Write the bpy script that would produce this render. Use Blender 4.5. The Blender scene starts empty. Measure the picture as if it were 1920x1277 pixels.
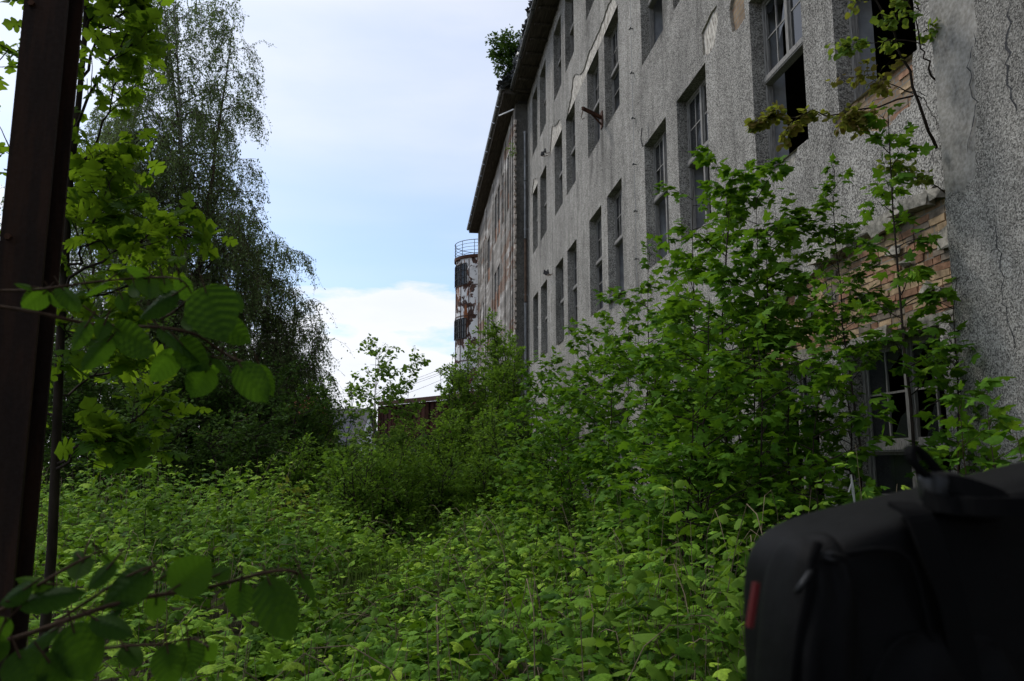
import bpy, math, random
import numpy as np
from mathutils import Vector, Matrix
from mathutils.geometry import tessellate_polygon
R = math.radians
S = bpy.context.scene
C = S.collection
rs = np.random.RandomState

# ------------------------------------------------------------------ camera
EYE = 1.6
PITCH = math.atan(232 / 1493.0); YAW = R(7.1); FPX = 1493.0
cd = bpy.data.cameras.new('camera'); cam = bpy.data.objects.new('camera', cd); C.objects.link(cam)
cam.location = (0, 0, EYE); cam.rotation_euler = (math.pi / 2 + PITCH, 0, -YAW)
cd.sensor_width = 36; cd.lens = 28; cd.clip_start = 0.05; cd.clip_end = 2000
cd.dof.use_dof = True; cd.dof.focus_distance = 9.0; cd.dof.aperture_fstop = 8.0
S.camera = cam

def at(px, py, Y):
    """world point seen at photo pixel (px, py) at distance Y along the facade"""
    x = px - 960; u = 638.5 - py
    fy = FPX * math.cos(PITCH) - u * math.sin(PITCH); z = FPX * math.sin(PITCH) + u * math.cos(PITCH)
    X = x * math.cos(YAW) + fy * math.sin(YAW); Yy = -x * math.sin(YAW) + fy * math.cos(YAW)
    t = Y / Yy
    return Vector((X * t, Y, z * t + EYE))

# ------------------------------------------------------------------ sky and sun
SUN_EL, SUN_AZ = R(52), R(-48)          # azimuth from +Y towards +X; the sun stands left of and beyond the yard
W = bpy.data.worlds.new('World'); S.world = W; W.use_nodes = True
nt = W.node_tree; nt.nodes.clear()
def wn(t, **k):
    n = nt.nodes.new(t)
    for a, b in k.items(): setattr(n, a, b)
    return n
def mth(nt_, op, a, b=None, c=None, clamp=False):
    n = nt_.nodes.new('ShaderNodeMath'); n.operation = op; n.use_clamp = clamp
    for i, v in enumerate((a, b, c)):
        if v is None: continue
        if isinstance(v, (int, float)): n.inputs[i].default_value = v
        else: nt_.links.new(v, n.inputs[i])
    return n.outputs[0]
out = wn('ShaderNodeOutputWorld')
sky = wn('ShaderNodeTexSky', sky_type='NISHITA', sun_disc=False)
sky.sun_elevation = SUN_EL; sky.sun_rotation = SUN_AZ; sky.air_density = 1.0; sky.dust_density = 1.5; sky.ozone_density = 1.0
bg1 = wn('ShaderNodeBackground'); bg1.inputs[1].default_value = 0.15
tint = wn('ShaderNodeMixRGB', blend_type='MULTIPLY'); tint.inputs[0].default_value = 1; tint.inputs[2].default_value = (0.90, 1.0, 1.12, 1)
nt.links.new(sky.outputs[0], tint.inputs[1]); nt.links.new(tint.outputs[0], bg1.inputs[0])
geo = wn('ShaderNodeTexCoord')
sep = wn('ShaderNodeSeparateXYZ'); nt.links.new(geo.outputs['Generated'], sep.inputs[0])
zz = sep.outputs[2]
mp = wn('ShaderNodeMapping'); mp.inputs['Scale'].default_value = (1, 1, 3.0); mp.inputs['Location'].default_value = (0.35, 0.1, 0.05)
nt.links.new(geo.outputs['Generated'], mp.inputs[0])
no = wn('ShaderNodeTexNoise'); no.inputs['Scale'].default_value = 3.4; no.inputs['Detail'].default_value = 7; no.inputs['Roughness'].default_value = 0.55
nt.links.new(mp.outputs[0], no.inputs[0])
mp2 = wn('ShaderNodeMapping'); mp2.inputs['Scale'].default_value = (1, 1, 5); mp2.inputs['Rotation'].default_value = (0.25, 0.1, 0)
nt.links.new(geo.outputs['Generated'], mp2.inputs[0])
no2 = wn('ShaderNodeTexNoise'); no2.inputs['Scale'].default_value = 1.6; no2.inputs['Detail'].default_value = 5; no2.inputs['Roughness'].default_value = 0.45
nt.links.new(mp2.outputs[0], no2.inputs[0])
def wramp(stops, fac, interp='LINEAR'):
    n = wn('ShaderNodeValToRGB'); r = n.color_ramp; r.interpolation = interp
    while len(r.elements) > 1: r.elements.remove(r.elements[-1])
    for i, (p, c) in enumerate(stops):
        e = r.elements[0] if i == 0 else r.elements.new(p)
        e.position = p; e.color = c if len(c) == 4 else (*c, 1)
    nt.links.new(fac, n.inputs[0]); return n.outputs[0]
# low cumulus near the horizon, a clearer blue band above it, thin high veil higher up
low = mth(nt, 'MULTIPLY_ADD', zz, -4.6, 1.38)
cum = mth(nt, 'ADD', mth(nt, 'MULTIPLY_ADD', mth(nt, 'SUBTRACT', no.outputs[0], 0.5), 3.4, 0.0), low)
cum = mth(nt, 'MULTIPLY_ADD', mth(nt, 'SUBTRACT', cum, 0.42), 4.0, 0.3, clamp=True)
veil = mth(nt, 'MULTIPLY_ADD', mth(nt, 'SUBTRACT', no2.outputs[0], 0.5), 1.0, mth(nt, 'MULTIPLY_ADD', zz, 2.1, -0.36), clamp=True)
veil = mth(nt, 'MINIMUM', mth(nt, 'ADD', veil, 0.06), 0.9)
fac = mth(nt, 'MAXIMUM', cum, veil)
ccol = wramp([(0.0, (0.86, 0.90, 0.98)), (0.45, (0.90, 0.92, 0.975)), (0.62, (0.83, 0.87, 0.955)), (1.0, (0.9, 0.92, 0.97))], no.outputs[0])
bg2 = wn('ShaderNodeBackground')
nt.links.new(ccol, bg2.inputs[0])
# brighter towards the side where the sun stands, duller on the opposite side
sd = (math.sin(SUN_AZ), math.cos(SUN_AZ))
dt = mth(nt, 'ADD', mth(nt, 'MULTIPLY', sep.outputs[0], sd[0]), mth(nt, 'MULTIPLY', sep.outputs[1], sd[1]))
nt.links.new(mth(nt, 'MULTIPLY_ADD', dt, 0.22, 0.84), bg2.inputs[1])
mx = wn('ShaderNodeMixShader')
nt.links.new(fac, mx.inputs[0]); nt.links.new(bg1.outputs[0], mx.inputs[1]); nt.links.new(bg2.outputs[0], mx.inputs[2])
nt.links.new(mx.outputs[0], out.inputs[0])
sl = bpy.data.lights.new('sun', 'SUN'); sl.energy = 1.5; sl.angle = R(11); sl.color = (1, 0.96, 0.9)
so = bpy.data.objects.new('sun', sl); C.objects.link(so)
sdir = Vector((math.sin(SUN_AZ) * math.cos(SUN_EL), math.cos(SUN_AZ) * math.cos(SUN_EL), math.sin(SUN_EL)))
so.rotation_euler = sdir.to_track_quat('Z', 'Y').to_euler(); so.location = sdir * 60
S.view_settings.view_transform = 'Standard'; S.view_settings.look = 'None'
S.view_settings.exposure = 0.17; S.view_settings.gamma = 1
S.render.engine = 'CYCLES'
S.cycles.max_bounces = 5; S.cycles.diffuse_bounces = 4; S.cycles.glossy_bounces = 2
S.cycles.transmission_bounces = 3; S.cycles.transparent_max_bounces = 6
S.cycles.use_denoising = True

# ------------------------------------------------------------------ material helpers
class Mat:
    def __init__(s, name, rough=0.8, spec=0.3):
        s.m = bpy.data.materials.new(name); s.m.use_nodes = True
        s.t = s.m.node_tree; s.b = s.t.nodes['Principled BSDF']
        s.b.inputs['Roughness'].default_value = rough
        s.b.inputs['Specular IOR Level'].default_value = spec
        s.tc = s.t.nodes.new('ShaderNodeNewGeometry').outputs['Position']
    def n(s, t, **k):
        n = s.t.nodes.new(t)
        for a, b in k.items(): setattr(n, a, b)
        return n
    def l(s, a, b): s.t.links.new(a, b)
    def math(s, *a, **k): return mth(s.t, *a, **k)
    def vec(s, scale=(1, 1, 1), loc=(0, 0, 0), src=None):
        n = s.n('ShaderNodeMapping'); n.inputs['Scale'].default_value = scale; n.inputs['Location'].default_value = loc
        s.l(src or s.tc, n.inputs[0]); return n.outputs[0]
    def noise(s, scale, detail=3, rough=.5, vec=None, dist=0):
        n = s.n('ShaderNodeTexNoise'); n.inputs['Scale'].default_value = scale
        n.inputs['Detail'].default_value = detail; n.inputs['Roughness'].default_value = rough
        n.inputs['Distortion'].default_value = dist
        s.l(vec or s.tc, n.inputs[0]); return n.outputs[0]
    def vor(s, scale, vec=None, out='Distance'):
        n = s.n('ShaderNodeTexVoronoi'); n.inputs['Scale'].default_value = scale
        s.l(vec or s.tc, n.inputs[0]); return n.outputs[out]
    def ramp(s, fac, stops, interp='LINEAR'):
        n = s.n('ShaderNodeValToRGB'); r = n.color_ramp; r.interpolation = interp
        while len(r.elements) > 1: r.elements.remove(r.elements[-1])
        for i, (p, c) in enumerate(stops):
            e = r.elements[0] if i == 0 else r.elements.new(p)
            if isinstance(c, (int, float)): c = (c, c, c)
            e.position = p; e.color = (*c, 1)
        s.l(fac, n.inputs[0]); return n.outputs[0]
    def mix(s, fac, a, b, mode='MIX'):
        n = s.n('ShaderNodeMixRGB', blend_type=mode)
        for i, v in enumerate((fac, a, b)):
            if isinstance(v, (int, float)): n.inputs[i].default_value = v if i == 0 else (v, v, v, 1)
            elif isinstance(v, tuple): n.inputs[i].default_value = (*v, 1)
            else: s.l(v, n.inputs[i])
        return n.outputs[0]
    def color(s, c):
        if isinstance(c, tuple): s.b.inputs['Base Color'].default_value = (*c, 1)
        else: s.l(c, s.b.inputs['Base Color'])
        return s
    def bump(s, h, strength=.5, dist=.01):
        n = s.n('ShaderNodeBump'); n.inputs['Strength'].default_value = strength; n.inputs['Distance'].default_value = dist
        s.l(h, n.inputs['Height']); s.l(n.outputs[0], s.b.inputs['Normal']); return s
    def attr(s, name='rnd'):
        n = s.n('ShaderNodeAttribute', attribute_name=name); return n.outputs['Fac']

def roughcast(name, tone=1.0, near=False):
    m = Mat(name, .95, .08)
    k = 1.25 if near else 1.0
    g1 = m.noise(52 * k, 3, .7); vc = m.n('ShaderNodeTexVoronoi'); vc.inputs['Scale'].default_value = 62 * k; m.l(m.tc, vc.inputs[0])
    sv = m.n('ShaderNodeSeparateXYZ'); m.l(vc.outputs['Color'], sv.inputs[0])
    big = m.noise(.55, 5, .6, m.vec((1, 1, .6))); mid = m.noise(3.2, 5, .65); stk = m.noise(1.0, 5, .62, m.vec((1.2, 1.9, .22)))
    grain = m.math('ADD', m.math('MULTIPLY', g1, .62), m.math('MULTIPLY', sv.outputs[0], .38))
    grain = m.math('ADD', grain, m.math('MULTIPLY', m.math('SUBTRACT', mid, .5), .28))
    col = m.ramp(grain, [(.30, tuple(tone * x for x in (.055, .052, .048))), (.47, tuple(tone * x for x in (.163, .155, .140))),
                         (.60, tuple(tone * x for x in (.250, .238, .215))), (.8, tuple(tone * x for x in (.385, .37, .34)))])
    col = m.mix(1, col, m.ramp(big, [(.3, .74), (.5, .98), (.7, 1.16)]), 'MULTIPLY')
    col = m.mix(.85, col, m.ramp(stk, [(.30, .45), (.45, .88), (.6, 1.02), (.75, 1.2)]), 'MULTIPLY')
    soot = m.noise(.9, 6, .7, m.vec((1, 1, .5), (7, 2, 3)))
    col = m.mix(m.ramp(soot, [(.56, 0.0), (.70, .65)]), col, tuple(tone * x for x in (.055, .052, .046)))
    m.color(col); m.bump(grain, 1.0, .016); return m.m

M = {}
M['wall'] = roughcast('roughcast_render', 1.76)
M['wall_near'] = roughcast('coarse_roughcast_render', 1.62, True)
M['wall_dark'] = roughcast('darker_roughcast_render', .95)  # same roughcast at a darker tone, for belt course and wing return
m = Mat('smooth_render', .9, .15)
n1 = m.noise(3.5, 6, .65); n2 = m.noise(30, 3)
m.color(m.mix(.5, m.ramp(n1, [(.35, (.13, .116, .092)), (.47, (.26, .235, .19)), (.55, (.33, .30, .25)), (.7, (.42, .385, .32))]), m.ramp(n2, [(.3, .12), (.7, .40)]), 'MIX')); m.bump(n2, .3, .005); M['smooth'] = m.m
m = Mat('pale_undercoat_render', .9, .15)
n1 = m.noise(5, 6, .7, m.vec((1, 1, .5))); n2 = m.noise(14, 4, .6, m.vec((1, 3.2, .5)))
m.color(m.mix(m.ramp(n2, [(.44, 1.0), (.54, 0.0)]), m.ramp(n1, [(.3, (.50, .465, .40)), (.6, (.72, .68, .60))]), (.20, .17, .14))); m.bump(n1, .5, .01); M['pale'] = m.m
def brickmat(name, scale=1.0, c1=(.28, .18, .115), c2=(.37, .28, .18), mortar=(.26, .24, .21), dirt=.5, peel=None):
    m = Mat(name, .92, .1)
    sx = m.n('ShaderNodeSeparateXYZ'); m.l(m.tc, sx.inputs[0])
    cx = m.n('ShaderNodeCombineXYZ'); m.l(m.math('ADD', sx.outputs[1], sx.outputs[0]), cx.inputs[0]); m.l(sx.outputs[2], cx.inputs[1])
    b = m.n('ShaderNodeTexBrick'); m.l(cx.outputs[0], b.inputs[0])
    b.inputs['Color1'].default_value = (*c1, 1); b.inputs['Color2'].default_value = (*c2, 1); b.inputs['Mortar'].default_value = (*mortar, 1)
    b.inputs['Scale'].default_value = 1; b.inputs['Brick Width'].default_value = .26; b.inputs['Row Height'].default_value = .077
    b.inputs['Mortar Size'].default_value = .008; b.inputs['Bias'].default_value = -.1
    n1 = m.noise(2.2, 5, .65); n2 = m.noise(25, 3)
    col = m.mix(dirt, b.outputs[0], m.ramp(n1, [(.3, .28), (.65, 1.1)]), 'MULTIPLY')
    col = m.mix(.35, col, m.ramp(n2, [(.3, .5), (.7, 1.2)]), 'MULTIPLY')
    if peel:
        p = m.noise(*peel[0], m.vec((1, .11, .9))); col = m.mix(m.ramp(p, [(peel[1], 0.0), (peel[1] + .015, 1.0)]), col, m.ramp(m.noise(1.6, 6, .7, m.vec((1, .16, .9))), [(.3, (.12, .112, .10)), (.48, (.25, .23, .205)), (.56, (.33, .305, .275)), (.62, (.55, .52, .48)), (.8, (.62, .60, .56))]))
    m.color(col); m.bump(b.outputs['Fac'], .6, -.012); return m.m
M['brick'] = brickmat('yellow_red_brick')
M['wing'] = brickmat('wing_peeling_render', dirt=.5, c1=(.25, .14, .10), c2=(.29, .22, .16), peel=((1.1, 6, .62), .42))
M['brick_infill'] = brickmat('orange_brick_infill', c1=(.40, .17, .08), c2=(.34, .17, .10), dirt=.6)
def simple(name, c, rough=.8, spec=.3, var=.35, sc=6, bump=.2, metal=0, stretch=(1, 1, 1)):
    m = Mat(name, rough, spec); n1 = m.noise(sc, 5, .6, m.vec(stretch))
    m.color(m.ramp(n1, [(.3, tuple(x * (1 - var) for x in c)), (.7, tuple(x * (1 + var) for x in c))])); m.b.inputs['Metallic'].default_value = metal
    if bump: m.bump(n1, bump, .01)
    return m.m
M['bone'] = simple('broken_mortar', (.30, .28, .24), .9, .1, .5, 18, .8)
M['interior'] = simple('dark_interior_plaster', (.05, .047, .045), .95, .05, .4, 2)  # near-black plaster tone for all inner walls, floors and pillars
M['inner_reveal'] = simple('whitewashed_inner_reveal', (.34, .35, .37), .9, .1, .3, 3)
M['frame'] = simple('bare_grey_wood', (.24, .23, .215), .8, .15, .6, 8, .5, 0, (14, 14, .8))
M['zinc'] = simple('weathered_zinc', (.24, .245, .25), .55, .4, .4, 4, .2, .3)
M['pipe_rust'] = simple('rusty_pipe', (.13, .085, .06), .7, .3, .5, 5, .3, 0)
M['rust'] = simple('rusted_iron', (.075, .035, .022), .85, .2, .5, 9, .5)
M['soffit'] = simple('dark_soffit_boards', (.085, .072, .058), .95, .1, .5, 3, .4, 0, (6, .6, 6))
M['slate'] = simple('broken_slate', (.075, .078, .085), .7, .3, .5, 7, .5)
M['black_iron_and_shade'] = simple('black_iron_and_shade', (.025, .025, .027), .7, .3, .3, 9, .2)  # also the flat black that paints shade in cracks and wing openings
M['cable'] = simple('galvanised_wire', (.38, .38, .37), .6, .3, .2, 9, 0)
m = Mat('column_steel', .75, .16)
n1 = m.noise(5, 6, .65, m.vec((3, 3, .35))); n2 = m.noise(60, 3)
m.color(m.mix(.4, m.ramp(n1, [(.3, (.014, .007, .005)), (.5, (.030, .013, .008)), (.62, (.055, .022, .011)), (.75, (.03, .014, .010))]), m.ramp(n2, [(.3, .006), (.8, .025)]))); m.bump(n2, .35, .004); M['column'] = m.m
m = Mat('dirty_glass', .12, .5)
n1 = m.noise(4, 5, .6); m.color((.02, .022, .024)); m.l(m.ramp(n1, [(.35, .03), (.7, .22)]), m.b.inputs['Roughness'])
m.b.inputs['Alpha'].default_value = .9; M['glass'] = m.m
m = Mat('tower_peeling_paint', .8, .2)
pz = m.noise(1.15, 6, .6, m.vec((1, 1, .9))); rz = m.noise(.8, 6, .7, m.vec((1.7, 1.7, .3), (5, 3, 1)))
w_ = m.ramp(m.noise(3, 5, .7, m.vec((1, 1, .6))), [(.3, (.42, .42, .43)), (.45, (.78, .78, .78)), (.7, (.86, .86, .85))])
dk = m.ramp(m.noise(4, 4), [(.35, (.045, .032, .028)), (.6, (.11, .06, .045)), (.75, (.20, .17, .16))])
c = m.mix(m.ramp(pz, [(.505, 0.0), (.525, 1.0)]), w_, dk)
c = m.mix(m.ramp(rz, [(.55, 0.0), (.60, 1.0)]), c, (.24, .085, .03))
m.color(c); m.bump(pz, .4, .02); M['tower'] = m.m
m = Mat('rusty_red_sheet', .8, .2)
n1 = m.noise(1.1, 6, .65, m.vec((1, 1, .6)))
m.color(m.ramp(n1, [(.3, (.015, .010, .009)), (.5, (.055, .020, .014)), (.7, (.10, .035, .02))])); m.bump(n1, .4, .02); M['rustsheet'] = m.m
M['white_house'] = simple('white_house_render', (.74, .74, .74), .9, .1, .05, 2, 0)
M['red_tile'] = simple('red_roof_tiles', (.36, .12, .07), .85, .2, .3, 3, .4)
M['red_brick_house'] = brickmat('red_house_brick', dirt=.3, c1=(.33, .13, .08), c2=(.38, .17, .11))
M['solar'] = simple('solar_panel_glass', (.02, .025, .05), .2, .6, .2, 2, 0)
m = Mat('leaf_litter_soil', .95, .1)
n1 = m.noise(1.2, 6, .6); n2 = m.noise(14, 5, .7)
m.color(m.mix(.5, m.ramp(n1, [(.35, (.018, .022, .010)), (.6, (.035, .04, .016)), (.75, (.05, .036, .02))]), m.ramp(n2, [(.3, (.01, .009, .006)), (.75, (.09, .075, .04))]))); m.bump(n2, .8, .03); M['soil'] = m.m
def bark(name, c, sc=8): return simple(name, c, .9, .1, .45, sc, .6, 0, (3, 3, .8))
M['bark_dark'] = bark('dark_bark', (.035, .027, .022))
M['bark_brown'] = bark('brown_bark', (.075, .055, .04))
m = Mat('birch_bark', .8, .2)
n1 = m.noise(3, 4, .7, m.vec((1, 1, 6)))
m.color(m.ramp(n1, [(.42, (.05, .045, .04)), (.5, (.30, .29, .27)), (.7, (.50, .49, .46))])); M['bark_birch'] = m.m
M['bark_red'] = bark('reddish_twig_bark', (.055, .034, .022))
M['dry'] = bark('dry_stalk', (.19, .15, .10))

def leafmat(name, stops, trans=(.16, .30, .03), tf=.42, rough=.65, spec=.07, crinkle=0):
    m = Mat(name, rough, spec)
    a = m.attr()
    c = m.ramp(a, stops)
    if crinkle:
        nz = m.noise(crinkle, 2, .6); c = m.mix(.8, c, m.ramp(nz, [(.3, .62), (.5, 1.0), (.7, 1.32)]), 'MULTIPLY'); m.bump(nz, .8, .006)  # same noise darkens dips and lightens ridges, painting crinkle shading into the colour
    m.color(c)
    tr = m.n('ShaderNodeBsdfTranslucent')
    tcol = m.mix(.6, c, trans)
    m.l(tcol, tr.inputs[0])
    mxn = m.n('ShaderNodeMixShader'); mxn.inputs[0].default_value = tf
    m.l(m.b.outputs[0], mxn.inputs[1]); m.l(tr.outputs[0], mxn.inputs[2])
    o = [n for n in m.t.nodes if n.type == 'OUTPUT_MATERIAL'][0]
    m.l(mxn.outputs[0], o.inputs[0]); return m.m
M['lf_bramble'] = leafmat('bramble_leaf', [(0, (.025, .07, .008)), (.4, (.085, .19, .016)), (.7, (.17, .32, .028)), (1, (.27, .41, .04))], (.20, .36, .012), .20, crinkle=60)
M['lf_maple'] = leafmat('maple_leaf', [(0, (.035, .095, .010)), (.5, (.08, .185, .016)), (.85, (.13, .26, .022)), (1, (.20, .33, .025))], (.17, .33, .010), .38, crinkle=38)
M['lf_oak'] = leafmat('oak_leaf', [(0, (.05, .12, .018)), (.5, (.09, .18, .022)), (1, (.15, .24, .03))], (.24, .38, .008), .6, .6, .06, crinkle=30)
M['lf_birch'] = leafmat('birch_leaf', [(0, (.085, .13, .045)), (.5, (.135, .20, .065)), (1, (.20, .27, .10))], (.18, .27, .07), .38, .5, .3)
M['lf_shrub'] = leafmat('shrub_leaf', [(0, (.055, .11, .014)), (.5, (.125, .235, .028)), (1, (.21, .34, .045))], (.20, .35, .02), .42)
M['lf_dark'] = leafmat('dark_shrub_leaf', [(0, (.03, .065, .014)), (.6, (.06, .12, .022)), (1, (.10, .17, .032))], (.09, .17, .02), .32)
M['lf_hazel'] = leafmat('hazel_leaf', [(0, (.014, .04, .010)), (.5, (.035, .08, .014)), (1, (.085, .17, .02))], (.12, .27, .006), .45)
M['lf_aspen'] = leafmat('aspen_leaf', [(0, (.16, .10, .03)), (.35, (.13, .13, .025)), (.7, (.10, .19, .03)), (1, (.12, .23, .035))], (.30, .36, .03), .5)
M['lf_young'] = leafmat('young_tree_leaf', [(0, (.07, .13, .025)), (.5, (.12, .21, .035)), (1, (.18, .29, .05))], (.26, .42, .05), .5)
M['grass'] = leafmat('dry_green_grass', [(0, (.05, .08, .02)), (.7, (.09, .14, .03)), (1, (.24, .20, .11))], (.12, .2, .03), .3)
m = Mat('black_nylon', .6, .10)
n1 = m.noise(900, 1); n2 = m.noise(14, 3); m.color((.0026, .0026, .0031)); m.bump(m.math('ADD', n2, m.math('MULTIPLY', n1, .12)), .5, .014); M['nylon'] = m.m
m = Mat('black_webbing', .85, .1); m.color((.003, .003, .0035)); M['webbing'] = m.m
m = Mat('black_plastic', .4, .3); m.color((.008, .008, .009)); M['plastic'] = m.m
m = Mat('red_tag', .6, .3); m.color((.10, .003, .004)); M['redtag'] = m.m

# ------------------------------------------------------------------ object helpers
def mesh_obj(name, V, F, mats, parent=None, mi=None, smooth=False, rnd=None, tri=False):
    me = bpy.data.meshes.new(name)
    if isinstance(V, np.ndarray):
        F = np.asarray(F, dtype=np.int32); k = F.shape[1]; nf = len(F)
        me.vertices.add(len(V)); me.vertices.foreach_set('co', V.astype(np.float32).ravel())
        me.loops.add(nf * k); me.loops.foreach_set('vertex_index', F.ravel())
        me.polygons.add(nf); me.polygons.foreach_set('loop_start', np.arange(0, nf * k, k, dtype=np.int32))
        me.polygons.foreach_set('loop_total', np.full(nf, k, dtype=np.int32))
        if smooth: me.polygons.foreach_set('use_smooth', np.ones(nf, dtype=bool))
        me.update(calc_edges=True)
    else:
        me.from_pydata(V, [], F); me.update()
        if smooth:
            for p in me.polygons: p.use_smooth = True
    if rnd is not None:
        a = me.attributes.new('rnd', 'FLOAT', 'POINT'); a.data.foreach_set('value', np.asarray(rnd, dtype=np.float32))
    for x in (mats if isinstance(mats, (list, tuple)) else [mats]): me.materials.append(x)
    if mi is not None: me.polygons.foreach_set('material_index', np.asarray(mi, dtype=np.int32))
    o = bpy.data.objects.new(name, me); C.objects.link(o)
    if parent is not None: o.parent = parent; o.matrix_parent_inverse = parent_inv(parent)
    return o
def parent_inv(p):
    mtx = Matrix.Identity(4); q = p
    chain = []
    while q is not None: chain.append(q); q = q.parent
    for q in reversed(chain):
        mtx = mtx @ q.matrix_parent_inverse @ q.matrix_basis
    return mtx.inverted()
def thing(name, label, cat, loc=(0, 0, 0), group=None):
    o = bpy.data.objects.new(name, None); C.objects.link(o); o.location = loc; o.empty_display_size = .2
    o['label'] = label; o['category'] = cat
    if group: o['group'] = group
    return o
def tag(o, label, cat, group=None):
    o['label'] = label; o['category'] = cat
    if group: o['group'] = group
    return o

class MB:
    """collects faces; build() links them as ONE mesh object (world coordinates)"""
    def __init__(s): s.V = []; s.F = []; s.MI = []
    def face(s, pts, mi=0):
        i = len(s.V); s.V += [tuple(p) for p in pts]; s.F.append(tuple(range(i, i + len(pts)))); s.MI.append(mi)
    def box(s, x0, x1, y0, y1, z0, z1, mi=0, jit=0, rng=None, rot=None):
        P = [Vector((x, y, z)) for x in (x0, x1) for y in (y0, y1) for z in (z0, z1)]
        if jit: P = [p + Vector((rng.uniform(-jit, jit), rng.uniform(-jit, jit), rng.uniform(-jit, jit))) for p in P]
        if rot is not None:
            c = sum(P, Vector()) / 8; P = [c + rot @ (p - c) for p in P]
        i = len(s.V); s.V += [tuple(p) for p in P]
        for f in ((0, 1, 3, 2), (4, 6, 7, 5), (0, 4, 5, 1), (2, 3, 7, 6), (0, 2, 6, 4), (1, 5, 7, 3)):
            s.F.append(tuple(i + k for k in f)); s.MI.append(mi)
    def bar(s, a, b, w, h=None, mi=0, up=(0, 0, 1)):
        a = Vector(a); b = Vector(b); h = h or w; d = (b - a).normalized(); u = Vector(up)
        if abs(d.dot(u)) > .98: u = Vector((1, 0, 0))
        sx = d.cross(u).normalized() * (w / 2); sz = d.cross(sx).normalized() * (h / 2)
        i = len(s.V)
        for p in (a, b):
            for q in (sx + sz, sx - sz, -sx - sz, -sx + sz): s.V.append(tuple(p + q))
        for f in ((0, 1, 2, 3), (7, 6, 5, 4), (0, 4, 5, 1), (1, 5, 6, 2), (2, 6, 7, 3), (3, 7, 4, 0)):
            s.F.append(tuple(i + k for k in f)); s.MI.append(mi)
    def tube(s, pts, r, n=8, mi=0, cap=True):
        pts = [Vector(p) for p in pts]; m_ = len(pts)
        rr = r if hasattr(r, '__len__') else [r] * m_
        base = len(s.V); prev = None
        for k, p in enumerate(pts):
            d = (pts[min(k + 1, m_ - 1)] - pts[max(k - 1, 0)]).normalized()
            u = Vector((0, 0, 1)) if abs(d.z) < .95 else Vector((0, 1, 0))
            if prev is not None: u = prev
            a = d.cross(u).normalized(); b = a.cross(d).normalized(); prev = b
            for j in range(n):
                t = 2 * math.pi * j / n
                s.V.append(tuple(p + a * math.cos(t) * rr[k] + b * math.sin(t) * rr[k]))
        for k in range(m_ - 1):
            for j in range(n):
                s.F.append((base + k * n + j, base + k * n + (j + 1) % n, base + (k + 1) * n + (j + 1) % n, base + (k + 1) * n + j)); s.MI.append(mi)
        if cap:
            s.F.append(tuple(base + j for j in range(n))[::-1]); s.MI.append(mi)
            s.F.append(tuple(base + (m_ - 1) * n + j for j in range(n))); s.MI.append(mi)
    def build(s, name, mats, parent=None, smooth=False):
        return mesh_obj(name, s.V, s.F, mats, parent, s.MI, smooth)

# ------------------------------------------------------------------ ground
gx = np.concatenate([[-600, -200, -80], np.linspace(-40, 30, 71), [80, 200, 600]])
gy = np.concatenate([[-600, -100, -30], np.linspace(-12, 90, 103), [200, 600, 1200]])
GX, GY = np.meshgrid(gx, gy, indexing='ij')
def gz(x, y):
    return .05 * np.sin(x * 1.1 + y * .4) + .04 * np.sin(y * .9 - x * .3) - .02
GV = np.stack([GX, GY, gz(GX, GY)], -1).reshape(-1, 3)
ni, nj = len(gx), len(gy)
idx = np.arange(ni * nj).reshape(ni, nj)
GF = np.stack([idx[:-1, :-1], idx[1:, :-1], idx[1:, 1:], idx[:-1, 1:]], -1).reshape(-1, 4)
g = mesh_obj('ground', GV, GF, M['soil'], smooth=True); g['kind'] = 'structure'

# ------------------------------------------------------------------ main factory wall
rng = random.Random(4)
XW = 5.0
PAIRS = [(6.95, 8.45, 9.2, 10.75), (12.6, 14.15, 14.82, 16.36), (18.3, 19.8, 20.45, 21.95), (23.77, 25.27, 26.0, 27.5), (29.3, 30.8, 31.5, 32.85)]
ROWS = {'D': (.45, 2.93), 'A': (5.75, 8.6), 'B': (10.5, 13.2), 'C': (14.9, 17.6)}
WINS = []
for r_, (z0, z1) in ROWS.items():
    for pi, (a, b, c_, d) in enumerate(PAIRS):
        for k, (y0, y1) in enumerate(((a, b), (c_, d))):
            if r_ == 'D' and pi == 0: y0, y1 = ((6.97, 8.68), (9.33, 11.1))[k]
            WINS.append((r_, pi, k, y0, y1, z0, z1))
# damage patches: (rect y0,y1,z0,z1, kind, outline inside the rect, depth, material key)
def jag(pts, n, amp, rg):
    o = []
    for i in range(len(pts) - 1):
        a, b = pts[i], pts[i + 1]
        for k in range(n):
            t = k / n; j = amp if (k or i) else 0
            o.append((a[0] + (b[0] - a[0]) * t + rg.uniform(-j, j), a[1] + (b[1] - a[1]) * t + rg.uniform(-j, j)))
    o.append(pts[-1]); return o
PATCH = []
def patch(rect, kind, pts, mat, dep=.03, n=6, amp=.045):
    PATCH.append((rect, kind, jag(pts, n, amp, rng), dep, mat))
# bare strip above the row B windows
patch((18.3, 25.6, 13.2, 14.4), 'bottom', [(18.4, 13.2), (18.7, 13.72), (19.4, 13.80), (20.4, 13.66), (21.6, 13.74), (22.6, 13.55), (23.6, 14.0), (24.0, 14.1), (24.5, 13.6), (25.3, 13.2)], 'pale')
patch((25.9, 28.8, 13.2, 14.4), 'bottom', [(26.0, 13.2), (26.3, 13.7), (27.3, 13.9), (28.0, 14.2), (28.3, 13.6), (28.6, 13.2)], 'pale')
patch((31.2, 33.6, 13.2, 14.2), 'bottom', [(31.4, 13.2), (31.8, 13.55), (32.6, 13.8), (33.3, 13.2)], 'pale')
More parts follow.
